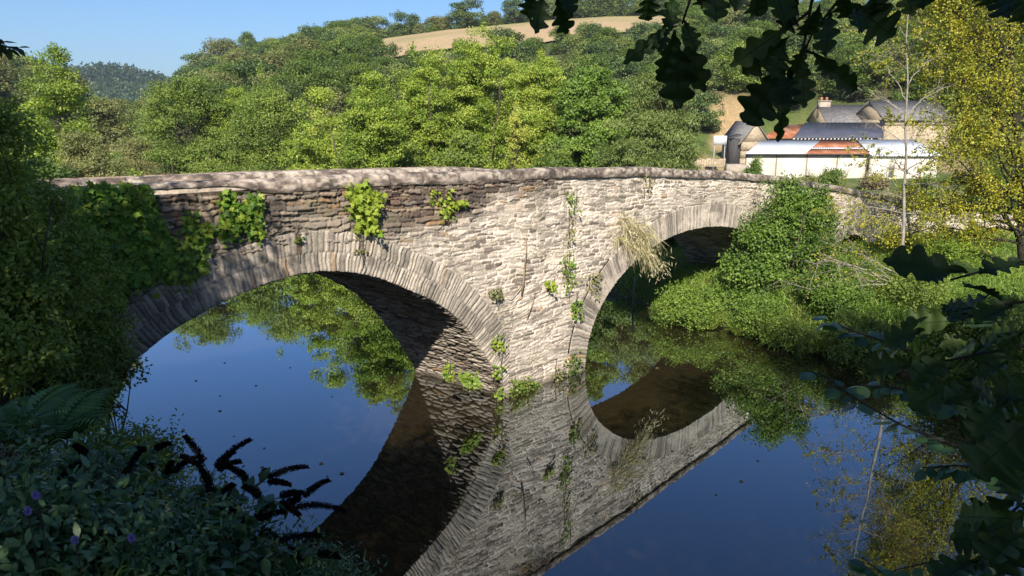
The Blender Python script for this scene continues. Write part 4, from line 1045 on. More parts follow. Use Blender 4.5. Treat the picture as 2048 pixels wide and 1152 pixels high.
# gabled stone house (left)
def gable_house(name, label, u0, u1, y0, depth, v_eave, v_ridge, wallm, roofm, ridge='across', rz=0.0, openings=(), chimney=None, down=4.0, eave_over=0.25):
    x0, x1 = px_x(u0, y0), px_x(u1, y0); zE = at_y((u0 + u1) / 2, v_eave, y0)[2]
    yr = y0 if ridge == 'gable' else y0 + depth / 2
    zR = at_y((u0 + u1) / 2, v_ridge, yr)[2]; o = np.array([x0, y0, zE - down + 0.4])
    ob = tag(empty(name, o, rz), label, 'house'); w = x1 - x0; e = zE - o[2]; h = zR - o[2]; b = -1.5
    mb = MB(); hole = []
    cols = sorted({0, w} | {v for q in openings for v in (q[0] * w, q[1] * w)}); rows = sorted({b, e} | {e + v for q in openings for v in (q[2], q[3])})
    for i in range(len(cols) - 1):
        for j in range(len(rows) - 1):
            cx_, cz_ = (cols[i] + cols[i + 1]) / 2, (rows[j] + rows[j + 1]) / 2
            if any(q[0] * w < cx_ < q[1] * w and e + q[2] < cz_ < e + q[3] for q in openings): continue
            if rows[j] >= e: continue
            mb.box((cols[i], 0, rows[j]), (cols[i + 1], 0.4, rows[j + 1]))
    mb.box((0, 0.4, b), (0.4, depth, e)); mb.box((w - 0.4, 0.4, b), (w, depth, e)); mb.box((0.4, depth - 0.4, b), (w - 0.4, depth, e))
    if ridge == 'gable':
        for yy in (0, depth - 0.4): mb.hexa([(0, yy, e), (w, yy, e), (w, yy + 0.4, e), (0, yy + 0.4, e), (w / 2 - 0.02, yy, h), (w / 2 + 0.02, yy, h), (w / 2 + 0.02, yy + 0.4, h), (w / 2 - 0.02, yy + 0.4, h)])
    else:
        for xx in (0, w - 0.4): mb.hexa([(xx, 0, e), (xx + 0.4, 0, e), (xx + 0.4, depth, e), (xx, depth, e), (xx, depth / 2 - 0.02, h), (xx + 0.4, depth / 2 - 0.02, h), (xx + 0.4, depth / 2 + 0.02, h), (xx, depth / 2 + 0.02, h)])
    mb.build('wall', wallm, ob)
    mb = MB(); q = 0.12; ov = eave_over
    if ridge == 'gable':
        dx, dz = w / 2, h - e
        for sgn, xe in ((-1, -ov), (1, w + ov)):
            ze_ = e - ov * dz / dx + 0.03; mb.hexa([(xe, -0.2, ze_), (w / 2, -0.2, h + 0.03), (w / 2, depth + 0.2, h + 0.03), (xe, depth + 0.2, ze_), (xe, -0.2, ze_ + q), (w / 2, -0.2, h + q + 0.03), (w / 2, depth + 0.2, h + q + 0.03), (xe, depth + 0.2, ze_ + q)])
    else:
        dy, dz = depth / 2, h - e
        for ye in (-ov, depth + ov):
            ze_ = e - ov * dz / dy + 0.03; mb.hexa([(-0.2, ye, ze_), (w + 0.2, ye, ze_), (w + 0.2, dy, h + 0.03), (-0.2, dy, h + 0.03), (-0.2, ye, ze_ + q), (w + 0.2, ye, ze_ + q), (w + 0.2, dy, h + q + 0.03), (-0.2, dy, h + q + 0.03)])
    rf = mb.build('roof', roofm, ob)
    for k, q in enumerate(openings):
        mb = MB(); t = 0.07; a, c, z0, z1 = q[0] * w, q[1] * w, e + q[2], e + q[3]
        for lo, hi in [((a, z0), (c, z0 + t)), ((a, z1 - t), (c, z1)), ((a, z0 + t), (a + t, z1 - t)), ((c - t, z0 + t), (c, z1 - t))]: mb.box((lo[0], 0.1, lo[1]), (hi[0], 0.2, hi[1]))
        wi = mb.build('window', M['wood_grey'], ob); mb = MB(); mb.box((a + t, 0.22, z0 + t), (c - t, 0.26, z1 - t)); mb.build('pane', M['dark_hole'], wi)
    if chimney:
        fx_, hh_ = chimney; mb = MB(); mb.box((fx_ * w, depth / 2 - 0.45, h - 1.4), (fx_ * w + 1.25, depth / 2 + 0.45, h + hh_)); mb.box((fx_ * w - 0.08, depth / 2 - 0.53, h + hh_), (fx_ * w + 1.33, depth / 2 + 0.53, h + hh_ + 0.12))
        ch = mb.build('chimney', M['render_pale'], ob)
        for k in (0.3, 0.9): mb = MB(); mb.tube([(fx_ * w + k, depth / 2, h + hh_ + 0.12), (fx_ * w + k, depth / 2, h + hh_ + 0.5)], [0.17, 0.13], 8); mb.build('chimney_pot', M['terracotta'], ch)
    return ob
gable_house('stone_house', 'small ochre stone house showing its gable left of the white shed', 1483, 1537, 76, 7, 284, 246, M['rubble'], M['slate_roof'], 'gable', RAD(0), openings=((0.62, 0.80, -1.6, -0.9),))
gable_house('farmhouse', 'farmhouse with grey slate roof and pale chimney behind the dark barn', 1655, 1775, 88, 8, 252, 212, M['rubble'], M['slate_roof'], 'across', RAD(-2), chimney=(0.0, 0.5))
gable_house('farmhouse', 'ochre stone farmhouse with one small square window right of the dark barn', 1766, 1900, 83, 8, 240, 204, M['rubble'], M['slate_roof'], 'across', 0, openings=((0.43, 0.50, -0.62, -0.02),))
# lean-to of dark boards on the left flank of the stone house
xl = px_x(1462, 76); zl = at_y(1465, 278, 76)[2]
mb = MB(); mb.box((0, 0, -3), (0.9, 1.6, 0)); mb.hexa([(-0.1, -0.15, 0.01), (0.95, -0.15, 0.35), (0.95, 1.7, 0.35), (-0.1, 1.7, 0.01), (-0.1, -0.15, 0.10), (0.95, -0.15, 0.45), (0.95, 1.7, 0.45), (-0.1, 1.7, 0.10)])
o = mb.build('board_shed', M['dark_board']); o.location = (xl + 0.1, 76.3, zl); tag(o, 'narrow dark boarded shed against the left flank of the stone house', 'shed')
# sign board by the track
p = at_y(1440, 280, 74); gzz = gz(p[0], p[1]); o = tag(empty('sign_board', (p[0], p[1], gzz)), 'small white board on two posts left of the stone house', 'sign')
for s_ in (-0.5, 0.5): mb = MB(); mb.tube([(s_, 0, -0.2), (s_, 0, p[2] - gzz + 0.35)], 0.04, 6); mb.build('post', M['grey_post'], o)
mb = MB(); mb.box((-0.62, -0.12, p[2] - gzz - 0.45), (0.62, -0.06, p[2] - gzz + 0.40)); mb.build('board', M['sign_white'], o)
# low wall left of the house
mb = MB(); x0, x1 = px_x(1385, 78), px_x(1455, 78)
for k in range(14):
    a_, b_ = x0 + (x1 - x0) * k / 14, x0 + (x1 - x0) * (k + 1) / 14 - 0.012; hh_ = 0.9 + 0.1 * _hash(np.array([k]), np.array([3]), 5)[0]
    mb.box((a_, 78, gz(a_, 78) - 0.3), (b_, 78.4, gz(a_, 78) + hh_))
tag(mb.build('garden_wall', M['rubble']), 'low stone wall in the meadow left of the stone house', 'wall')
# water trough / concrete block near the house
o = MB(); o.hexa([(-1.0, 0, -0.5), (1.0, 0, -0.5), (1.0, 1.2, -0.5), (-1.0, 1.2, -0.5), (-0.9, 0.05, 0.35), (0.75, 0.05, 0.35), (0.75, 1.1, 0.42), (-0.9, 1.1, 0.42)])
p = at_y(1478, 330, 67); o = o.build('concrete_block', M['render_pale']); o.location = (p[0], 67, at_y(1478, 336, 67)[2] - 0.1); tag(o, 'pale concrete block beside the left end of the white shed', 'block')
for i, (u, y, vt, hw, mt, lb) in enumerate([(1507, 66, 316, 15, 'fresh_leaf', 'small bright green bush at the left end of the white shed wall'), (1662, 62, 334, 24, 'mid_leaf', 'rounded green bush in front of the middle of the white shed'),
                                            (1612, 62, 350, 26, 'olive_leaf', 'low tangled hedge at the foot of the white shed'), (1745, 60, 352, 30, 'dry_leaf', 'low brownish weeds below the barred window annexe')]):
    f = foot_at(u, y); H = max(top_h(u, vt, y, f), 0.7)
    make_tree('garden_bush', lb, 'bush', f, H, hw / F_PX * y, mt, 'shrub', nclump=70, clump_r=0.4, per=70, leaf=0.14, seed=400 + i, tr=0.04, nlimb=8)

# ------------------------------------------------------------------ RIGHT BANK
RB = [('elder_bush', 'big green bush growing against the bridge between the second and third arch', 'bush', 1568, 27.6, 372, 100, 'fresh_leaf', 'shrub', dict(nclump=420, clump_r=0.42, per=120, leaf=0.105, base_var=0.35, tr=0.09, stems=3, shell=0.25, nlimb=60)),
      ('elder_bush', 'narrow leafy bush leaning on the parapet right of the big green bush', 'bush', 1636, 31.7, 374, 24, 'fresh_leaf', 'upright', dict(nclump=110, clump_r=0.36, per=100, leaf=0.095, base_var=0.45, tr=0.06)),
      ('bramble_bush', 'rounded bright bramble mound at the water edge under the second arch', 'bush', 1392, 26.6, 570, 75, 'fresh_leaf', 'shrub', dict(nclump=220, clump_r=0.26, per=110, leaf=0.07, base_var=0.7, tr=0.03)),
      ('bramble_bush', 'low green bramble mound at the foot of the big green bush', 'bush', 1515, 25.4, 590, 62, 'fresh_leaf', 'shrub', dict(nclump=170, clump_r=0.26, per=110, leaf=0.07, base_var=0.5, tr=0.03)),
      ('bramble_bush', 'green bramble mound between the big bush and the pale stump', 'bush', 1672, 25.2, 535, 85, 'fresh_leaf', 'shrub', dict(nclump=230, clump_r=0.3, per=110, leaf=0.075, base_var=0.42, tr=0.03)),
      ('bramble_bush', 'shaded bramble mound overhanging the water right of the grass clump', 'bush', 1600, 23.8, 640, 70, 'mid_leaf', 'shrub', dict(nclump=150, clump_r=0.28, per=110, leaf=0.07, base_var=0.45, tr=0.03)),
      ('bramble_bush', 'dark bramble mound at the water edge below the pale stump', 'bush', 1730, 22.2, 618, 85, 'mid_leaf', 'shrub', dict(nclump=200, clump_r=0.3, per=110, leaf=0.075, base_var=0.35, tr=0.03)),
      ('bramble_bush', 'green thicket on the bank behind the pale stump', 'bush', 1830, 25.0, 545, 90, 'mid_leaf', 'shrub', dict(nclump=220, clump_r=0.32, per=110, leaf=0.08, base_var=0.6, tr=0.03)),
      ('bramble_bush', 'dark thicket on the bank at the right edge behind the oak leaves', 'bush', 1965, 21.0, 575, 120, 'mid_leaf', 'shrub', dict(nclump=260, clump_r=0.32, per=110, leaf=0.08, base_var=0.35, tr=0.03)),
      ('golden_bush', 'yellow flowering weeds right of the small third arch', 'bush', 1795, 33.0, 462, 22, 'yellow_leaf', 'shrub', dict(nclump=60, clump_r=0.3, per=90, leaf=0.09, base_var=0.35, tr=0.03)),
      ('golden_bush', 'yellow-green shrub in front of the right end of the ramp wall', 'bush', 1890, 29.0, 470, 60, 'lime_leaf', 'shrub', dict(nclump=130, clump_r=0.34, per=80, leaf=0.09, base_var=0.25, tr=0.04)),
      ('golden_bush', 'yellow-green hedge shrub above the ramp parapet at the right', 'bush', 1855, 44.0, 345, 55, 'lime_leaf', 'shrub', dict(nclump=130, clump_r=0.5, per=80, leaf=0.12, base_var=0.22, tr=0.05)),
      ('golden_bush', 'yellow-green hedge shrub at the right edge above the ramp', 'bush', 1990, 42.0, 330, 75, 'lime_leaf', 'shrub', dict(nclump=170, clump_r=0.5, per=80, leaf=0.12, base_var=0.15, tr=0.05))]
for i, (nm, lb, ct, u, y, vt, hw, mt, kd, op) in enumerate(RB):
    f = foot_at(u, y); f[2] = max(f[2], 0.0) - 0.05; H = max(top_h(u, vt, y, f), 0.5); R = hw / F_PX * y
    if i == 0:
        op['blobs'] = []
        for bu, bv, dy, ru, rv in [(1582, 425, .3, 46, 46), (1545, 482, 0, 62, 44), (1605, 490, .2, 66, 58), (1500, 545, -.4, 58, 34), (1535, 605, -.5, 58, 36), (1472, 515, -.3, 28, 16), (1610, 575, 0, 66, 48), (1578, 378, .4, 24, 24), (1528, 440, .2, 22, 20), (1490, 590, -.6, 50, 26), (1625, 420, .3, 34, 40)]:
            c_ = at_y(bu, bv, y + dy); kk = (y + dy) / F_PX; op['blobs'].append((c_[0] - f[0], c_[1] - f[1], c_[2] - f[2], ru * kk, 0.75 * ru * kk, rv * kk))
    make_tree(nm, lb, ct, f, H, R, mt, kd, seed=450 + i, nlimb=op.pop('nlimb', 12), **op)

def sparse_tree(name, label, foot, trunk_pts, trunk_r, tips, leafm, barkm, per, leaf, seed, twigs=7, cl=0.35, wood_only=0.0, sub=3):
    """tree with visible limbs: trunk polyline, limbs to the tips, twigs with scattered leaves"""
    r = np.random.default_rng(seed); root = tag(empty(name, foot), label, 'tree'); mb = MB()
    P = np.array(trunk_pts, float) - foot; k = len(P); t = np.linspace(0, 1, 24); tk = np.linspace(0, 1, k)
    P = np.stack([np.interp(t, tk, P[:, j]) for j in range(3)], -1)
    for _ in range(2): P[1:-1] = (P[:-2] + P[1:-1] * 2 + P[2:]) / 4
    R = trunk_r * (1 - 0.9 * t ** 0.9) * (1 + 0.3 * np.exp(-t * 20)); mb.tube(P, R, 9, 0.5)
    LP, LA = [], []
    for tip, h0 in tips:
        tip = np.array(tip, float) - foot; j = int(np.clip(h0 * 23, 1, 22)); a = P[j]; L = np.linalg.norm(tip - a)
        s_ = np.linspace(0, 1, 12)[:, None]; mid = (a + tip) / 2 + np.array([0, 0, 0.16 * L]) + r.normal(0, 0.06 * L, 3)
        Q = (1 - s_) ** 2 * a + 2 * s_ * (1 - s_) * mid + s_ ** 2 * tip; Q[1:-1] += r.normal(0, 0.012 * L, (10, 3))
        rl = max(R[j] * 0.34, 0.016) * (0.45 + 0.55 * min(L / 3, 1)); mb.tube(Q, rl * (1 - 0.85 * s_[:, 0]) + 0.004, 6, r.random(), cap=False)
        bare = r.random() < wood_only
        for q in range(twigs):
            f = r.uniform(0.25, 1.0); b = Q[int(f * 11)]; d = norm(norm(tip - a) * 0.7 + rand_dir(r, 1)[0] * 0.8 + np.array([0, 0, -0.15])); l = L * r.uniform(0.18, 0.42) * (1.15 - 0.5 * f)
            s2 = np.linspace(0, 1, 7)[:, None]; W = b + d * l * s2 + np.array([0, 0, -0.18 * l]) * s2 ** 2 + np.cumsum(r.normal(0, 0.02 * l, (7, 3)), 0)
            mb.tube(W, rl * 0.32 * (1 - 0.8 * s2[:, 0]) + 0.0025, 4, r.random(), cap=False)
            for e_ in range(sub):
                b2 = W[r.integers(2, 7)]; d2 = norm(d + rand_dir(r, 1)[0] * 0.9); l2 = l * r.uniform(0.25, 0.6); s3 = np.linspace(0, 1, 4)[:, None]
                W2 = b2 + d2 * l2 * s3 + np.array([0, 0, -0.2 * l2]) * s3 ** 2; mb.tube(W2, rl * 0.14 * (1 - 0.7 * s3[:, 0]) + 0.002, 3, r.random(), cap=False)
                if not bare:
                    n = r.poisson(per); tt = r.random(n)[:, None]
                    LP.append(b2 + d2 * l2 * tt + rand_dir(r, n) * cl * l2 * r.random((n, 1))); LA.append(np.full(n, r.normal(0.5, 0.2)))
    mb.build('trunk', M[barkm], root, True)
    LP = np.vstack(LP); n = len(LP); va = np.concatenate(LA) + r.normal(0, 0.15, n)
    V, F, a = leaf_cloud(LP, norm(rand_dir(r, n) - np.array([0, 0, 0.3])), norm(rand_dir(r, n) + np.array([0, -0.1, 0.7])), leaf * r.uniform(0.7, 1.3, n), leaf * 0.62 * r.uniform(0.7, 1.3, n), va)
    mesh_np('crown', V, [F], M[leafm], root, False, {'var': a})
    return root
tr_ = np.random.default_rng(9)
# pale slender tree on the bank
yT = 25.2; f = foot_at(1796, yT); f = np.array([at_y(1797, 600, yT)[0], yT, gz(at_y(1797, 600, yT)[0], yT) - 0.1])
T = [at_y(u, v, yT + dy) for u, v, dy in [(1797, 610, 0), (1799, 540, 0), (1810, 450, 0.1), (1806, 380, 0.2), (1815, 310, 0.2), (1808, 240, 0.2), (1819, 160, 0.3), (1809, 80, 0.3), (1822, 0, 0.3), (1812, -110, 0.4)]]
T[0][2] = f[2]
tips = [(at_y(u, v, yT + tr_.uniform(-1.6, 1.6)), h) for u, v, h in
        [(1640, 480, .13), (1610, 520, .06), (1655, 415, .30), (1690, 340, .40), (1700, 290, .45), (1715, 230, .52), (1700, 170, .58), (1745, 110, .65), (1730, 60, .72), (1770, 30, .8), (1880, 440, .28), (1910, 380, .35), (1925, 300, .42),
         (1900, 240, .50), (1905, 170, .58), (1880, 110, .66), (1870, 50, .75), (1640, 570, .05), (1700, 440, .24), (1740, 380, .34), (1760, 310, .43), (1770, 220, .55), (1750, 180, .60), (1790, -60, .88), (1850, -50, .85), (1690, 560, .04), (1860, 330, .38)]]
sparse_tree('slender_tree', 'slender pale-barked tree with bare twigs and few yellow leaves on the right bank', f, T, 0.072, tips, 'yellow_leaf', 'pale_bark', 6.5, 0.08, 21, twigs=14, wood_only=0.22)
# yellow tree at the right edge with dark trunk
yT = 30.0; xb_ = at_y(2046, 560, yT)[0]; f = np.array([xb_, yT, gz(xb_, yT) - 0.1])
T = [at_y(u, v, yT) for u, v in [(2044, 600), (2042, 500), (2046, 400), (2036, 300), (2030, 200), (2022, 100), (2015, 0), (2000, -120), (1990, -220)]]; T[0][2] = f[2]
tips = []
for k in range(58):
    h = tr_.uniform(0.32, 0.98); v = np.interp(h, [0.3, 1], [400, -260]); sp = 230 * math.sin(min(h * 2.2, 1.57)) * tr_.uniform(0.35, 1.0) * (1.15 - 0.35 * h)
    tips.append((at_y(2030 + sp * (-1 if tr_.random() < 0.66 else 1), v - tr_.uniform(0, 90), yT + tr_.uniform(-3.0, 2.6)), max(h - tr_.uniform(0.08, 0.2), 0.05)))
tips += [(at_y(u, v, yT + tr_.uniform(-1, 0.6)), h) for u, v, h in [(1760, 420, .26), (1800, 400, .28), (1745, 440, .2), (1850, 420, .24), (1870, 480, .15), (1930, 450, .2), (1790, 470, .18), (1900, 400, .3)]]
sparse_tree('yellow_tree', 'dense golden-leaved tree with a black trunk at the right edge', f, T, 0.2, tips, 'yellow_leaf', 'dark_bark', 34, 0.092, 22, twigs=12, cl=0.95)
# drooping dead branches and the pale stump
p = at_y(1797, 590, 25.2)
st_ = tag(empty('tree_stump', (p[0], p[1], gz(p[0], p[1]) - 0.1)), 'broken pale stump with long bare boughs sprawling left over the brambles', 'stump'); mb = MB(); B = np.array([p[0], p[1], gz(p[0], p[1]) - 0.1])
top = at_y(1803, 566, 25.2) - B; mb.tube([(0, 0, 0), top * 0.5 + np.array([0.02, 0, 0]), top, top + np.array([0.03, 0, 0.08])], [0.19, 0.16, 0.15, 0.06], 9)
mb.build('trunk', M['pale_bark'], st_, True)
for a_, b_, c_ in [((1800, 572), (1735, 562), (1655, 585)), ((1800, 570), (1720, 545), (1640, 505)), ((1798, 568), (1740, 530), (1690, 470)), ((1655, 585), (1600, 575), (1560, 560))]:
    Q0, Q1, Q2 = [at_y(*q, 25.2 - 0.3 * k) - B for k, q in enumerate((a_, b_, c_))]; s_ = np.linspace(0, 1, 12)[:, None]; mb = MB()
    Q = (1 - s_) ** 2 * Q0 + 2 * s_ * (1 - s_) * Q1 + s_ ** 2 * Q2; mb.tube(Q, 0.02 * (1 - 0.75 * s_[:, 0]), 6)
    for k in range(8):
        b = Q[tr_.integers(3, 12)]; d = norm(tr_.normal(size=3) * np.array([1, 0.6, 0.7]) + np.array([-0.6, 0, 0])); l = tr_.uniform(0.3, 1.1); s2 = np.linspace(0, 1, 6)[:, None]
        mb.tube(b + d * l * s2 + np.array([0, 0, -0.25 * l]) * s2 ** 2, 0.0045 * (1 - 0.7 * s2[:, 0]), 4, cap=False)
    mb.build('bough', M['pale_bark'], st_, True)

# grass and low herbs on the right bank: nobody could count them
def ground_cover():
    r = np.random.default_rng(31); n = 90000
    x = r.uniform(3.5, 26, n); y = r.uniform(12, 44, n); sd_ = river_sd(x, y); u = 1024 + F_PX * x / (y * 0.97)
    k = (sd_ > 0.05) & (u < 2200) & (u > 1240) & (fbm(x * 0.5, y * 0.5, 41, 3) > 0.36 - 0.2 * (sd_ < 3)); x, y, sd_ = x[k], y[k], sd_[k]; n = len(x); z = ground_z(x, y)
    tall = sstep(0.5, 0.7, fbm(x * 0.8, y * 0.8, 45, 2)) + (sd_ < 1.6) * 0.5
    h = r.uniform(0.12, 0.3, n) * (1 + 1.2 * tall); d = rand_dir(r, n); d[:, 2] = np.abs(d[:, 2]) + 0.8; d = norm(d)
    P = np.stack([x, y, z - 0.02], -1); side = norm(np.cross(d, rand_dir(r, n))); bend = rand_dir(r, n) * np.array([1, 1, 0.2]); w = r.uniform(0.006, 0.014, n)[:, None] * 1.6
    m = P + d * h[:, None] * 0.6; tp = P + d * h[:, None] + bend * h[:, None] * 0.4 - np.array([0, 0, 0.12]) * h[:, None]
    V = np.stack([P - side * w, P + side * w, m + side * w * 0.8, tp, m - side * w * 0.8], 1).reshape(-1, 3)
    i = np.arange(n)[:, None] * 5; va = np.repeat(np.clip(0.45 + 0.35 * (fbm(x * 0.4, y * 0.4, 48, 3) - 0.5) * 2 + r.normal(0, 0.18, n), 0, 1), 5)
    o = mesh_np('bank_grass', V, [np.hstack([i, i + 1, i + 2, i + 4]), np.hstack([i + 4, i + 2, i + 3])], M['grass_leaf'], None, False, {'var': va}); tag(o, kind='stuff')
    # leafy herbs
    n = 70000; x = r.uniform(4.6, 24, n); y = r.uniform(13, 38, n); sd_ = river_sd(x, y); k = (sd_ > -0.15) & (1024 + F_PX * x / (y * 0.97) < 2150) & (fbm(x * 0.6, y * 0.6, 61, 3) > 0.42 - 0.2 * (sd_ < 4)) & (sd_ < 11); x, y = x[k], y[k]; n = len(x)
    P = np.stack([x, y, ground_z(x, y) + r.random(n) ** 1.5 * 0.40 * (0.4 + fbm(x * 0.9, y * 0.9, 63, 2))], -1)
    V, F, a = leaf_cloud(P, norm(rand_dir(r, n) * np.array([1, 1, 0.5])), norm(rand_dir(r, n) * 0.8 + np.array([0, 0, 1])), r.uniform(0.05, 0.12, n), r.uniform(0.035, 0.07, n), 0.5 + r.normal(0, 0.2, n) + 0.5 * (fbm(x * 0.5, y * 0.5, 66, 3) - 0.5))
    o = mesh_np('bank_herbs', V, [F], M['fresh_leaf'], None, False, {'var': a}); tag(o, kind='stuff')
ground_cover()
def blade_clump(name, label, cat, foot, n, h, spread, seed, mat='grass_leaf', w=0.012, droop=0.5, base_var=0.5, lean=(0, 0, 0), parent=None, upv=1.0, seg=4):
    r = np.random.default_rng(seed); a = r.random(n) * 6.28; b = np.stack([np.cos(a), np.sin(a), 0 * a], -1) * (spread * 0.35 * np.sqrt(r.random(n)))[:, None]
    out = norm(np.stack([np.cos(a), np.sin(a), 0 * a], -1) + rand_dir(r, n) * 0.5) * r.uniform(0.1, 1, n)[:, None] * spread; L = h * r.uniform(0.55, 1.1, n)
    t = np.linspace(0, 1, seg + 1); side = norm(np.cross(out + 1e-3, np.array([0, 0, 1.0])) + rand_dir(r, n) * 0.3); VV = []
    for q in t:
        c = b + out * q ** 1.3 + np.array(lean) * q + np.array([0, 0, 1]) * (L * (upv * q - droop * q ** 2.4))[:, None]; ww = w * (1 - q ** 2) + 0.0008
        VV += [c - side * ww, c + side * ww]
    V = np.stack(VV, 1).reshape(-1, 3); k = 2 * (seg + 1); i = np.arange(n)[:, None] * k; F = np.vstack([np.hstack([i + 2 * j, i + 2 * j + 1, i + 2 * j + 3, i + 2 * j + 2]) for j in range(seg)])
    o = mesh_np(name, V, [F], M[mat], parent, False, {'var': np.repeat(np.clip(base_var + r.normal(0, 0.2, n), 0, 1), k)})
    if parent is None: o.location = foot
    if label: tag(o, label, cat)
    return o
for i, (u, v, n, h, sp, lb) in enumerate([(1418, 655, 420, 1.15, 0.75, 'tall bright grass tuft at the water edge below the second arch'), (1345, 640, 240, 0.6, 0.6, 'short grass tuft at the tip of the bank under the second arch'),
                                       (1480, 668, 300, 0.8, 0.7, 'arching sedge tuft at the water edge left of the shaded mound'), (1555, 690, 380, 1.0, 0.8, 'dark shaded sedge tuft overhanging the water right of the bright tufts'),
                                       (1640, 705, 260, 0.8, 0.7, 'shaded sedge tuft at the water edge farther right below the brambles')]):
    p = at_z(u, v, 0.05); blade_clump('grass_tuft', lb, 'grass tuft', p, n, h, sp, 500 + i, base_var=0.62 if i < 3 else 0.3)
# fence post in the water shadow under the second arch
p = at_z(1266, 610, 0.0); mb = MB(); mb.tube([(0, 0, -0.6), (0.01, 0, 0.5), (0.03, 0.0, 1.15)], [0.045, 0.042, 0.035], 7)
o = mb.build('fence_post', M['wood_grey'], None, True); o.location = p; tag(o, 'thin grey wooden post standing in the shade under the second arch', 'post')
# ------------------------------------------------------------------ PLANTS ON THE BRIDGE
def at_wall(u, v, off=0.05):
    """point on the front face seen at a pixel"""
    p = at_y(u, v, NOSE[1])
    E_ = E1 if p[0] <= NOSE[0] else E2; d = ray(u, v); A = np.array([[d[0], -E_[0]], [d[1], -E_[1]]]); t, k = np.linalg.solve(A, NOSE)
    n = np.array([E_[1], -E_[0], 0]); return np.array([0, 0, EYE]) + d * t + n * off, n

def in_poly(x, y, poly):
    ins = np.zeros(x.shape, bool); n = len(poly)
    for i in range(n):
        ax, ay = poly[i]; bx_, by_ = poly[(i + 1) % n]
        ins ^= ((ay > y) != (by_ > y)) & (x < (bx_ - ax) * (y - ay) / (by_ - ay + 1e-9) + ax)
    return ins

def wall_ivy(label, polys, n, size, seed, mat='ivy_leaf', base_var=0.5, depth=0.16, hang=0.0, shape=LOBES5, name='ivy', cat='ivy', noise=0.42, axis_dn=0.8):
    r = np.random.default_rng(seed); Pp, Nn = [], []
    for poly in polys:
        poly = np.array(poly, float); lo, hi = poly.min(0), poly.max(0); area = (hi - lo).prod(); k = 0
        m = int(n / len(polys) * 3); u = r.uniform(lo[0] - 12 * (noise > 0.15), hi[0] + 12 * (noise > 0.15), m); v = r.uniform(lo[1] - 16 * (noise > 0.15), hi[1] + 14 * (noise > 0.15), m); js = np.where(r.random(m) < 0.12, 11.0, 3.0) * (noise > 0.15) + 3.0 * (noise <= 0.15); ok = in_poly(u + r.normal(0, 1, m) * js, v + r.normal(0, 1, m) * js * 1.4, poly) & (fbm(u * 0.035 + seed, v * 0.035, seed, 3) > noise - 0.12)
        for a, b in list(zip(u[ok], v[ok]))[:int(n / len(polys))]:
            p, nn = at_wall(a, b, 0.03 + depth * r.random() ** 1.5 * (0.4 + vnoise(np.array([a * 0.06]), np.array([b * 0.06]), seed)[0])); Pp.append(p); Nn.append(nn)
    P, Nw = np.array(Pp), np.array(Nn); m = len(P); o = P.mean(0)
    nr = norm(Nw + np.array([0, 0, 0.45]) + 0.55 * rand_dir(r, m)); ax = norm(np.array([0, 0, -axis_dn]) + 0.7 * rand_dir(r, m))
    V, F, a = leaf_shapes(P - o, ax, nr, size * r.uniform(0.6, 1.25, m), base_var + r.normal(0, 0.2, m), shape)
    ob = mesh_np(name, V, [F], M[mat], None, False, {'var': a}); ob.location = o; tag(ob, label, cat)
    mb = MB()
    for k in range(max(3, len(polys) * 3)):
        j = r.integers(m); q = np.linspace(0, 1, 8)[:, None]; L = r.uniform(0.3, 0.9)
        mb.tube(P[j] - o + np.array([0, 0, -L / 2]) + np.array([0, 0, L]) * q + np.cumsum(r.normal(0, 0.02, (8, 3)), 0) * np.array([1, 0.2, 0.3]) - Nw[j] * 0.03, 0.008, 4, cap=False)
    mb.build('stem', M['bark'], ob)
    return ob
wall_ivy('large shaggy ivy sheet covering the shaded left end of the wall', [[(135, 380), (200, 368), (290, 370), (300, 400), (325, 450), (335, 480), (330, 540), (300, 560), (250, 575), (235, 620), (190, 600), (140, 540)]], 3300, 0.125, 601, noise=0.3, base_var=0.55)
wall_ivy('ivy tongue hanging down to the arch ring right of the large ivy sheet', [[(363, 432), (385, 425), (400, 450), (420, 445), (412, 500), (405, 545), (375, 565), (355, 555), (362, 500)], [(320, 470), (350, 480), (350, 560), (330, 560)]], 620, 0.115, 602, base_var=0.6, noise=0.3)
wall_ivy('ragged double ivy patch left of the arch crown', [[(442, 385), (452, 378), (470, 410), (495, 395), (510, 385), (520, 430), (522, 468), (505, 478), (490, 455), (455, 460), (436, 480), (440, 430)]], 640, 0.11, 603, base_var=0.55, noise=0.32)
wall_ivy('bright yellow-green ivy tuft hanging over the arch crown', [[(690, 388), (712, 365), (728, 364), (737, 385), (757, 378), (758, 395), (745, 420), (748, 462), (705, 462), (712, 440), (706, 410), (690, 402)]], 560, 0.115, 604, base_var=0.95, noise=0.22, depth=0.25)
wall_ivy('thin ivy strand on the parapet right of the bright tuft', [[(858, 375), (868, 373), (870, 408), (862, 412)]], 70, 0.09, 605, base_var=0.95, noise=0.2)
wall_ivy('small scattered ivy patch on the wall right of the thin strand', [[(876, 405), (892, 380), (900, 395), (912, 402), (932, 393), (930, 405), (905, 420), (898, 437), (878, 436)]], 180, 0.10, 606, base_var=0.95, noise=0.25)
wall_ivy('narrow climber running down the pale wall above the pier', [[(1124, 510), (1140, 500), (1146, 545), (1140, 582), (1126, 575)]], 130, 0.09, 607, base_var=0.75, noise=0.25, name='climber', cat='climber')
wall_ivy('small climber tuft on the pale wall below the parapet above the narrow climber', [[(1128, 392), (1150, 388), (1152, 425), (1138, 432)]], 70, 0.08, 609, base_var=0.65, noise=0.2, name='climber', cat='climber')
wall_ivy('faded climber streak joining the small tuft to the narrow climber', [[(1138, 430), (1150, 430), (1145, 500), (1132, 490)]], 60, 0.07, 610, mat='olive_leaf', base_var=0.9, noise=0.3, name='climber', cat='climber')
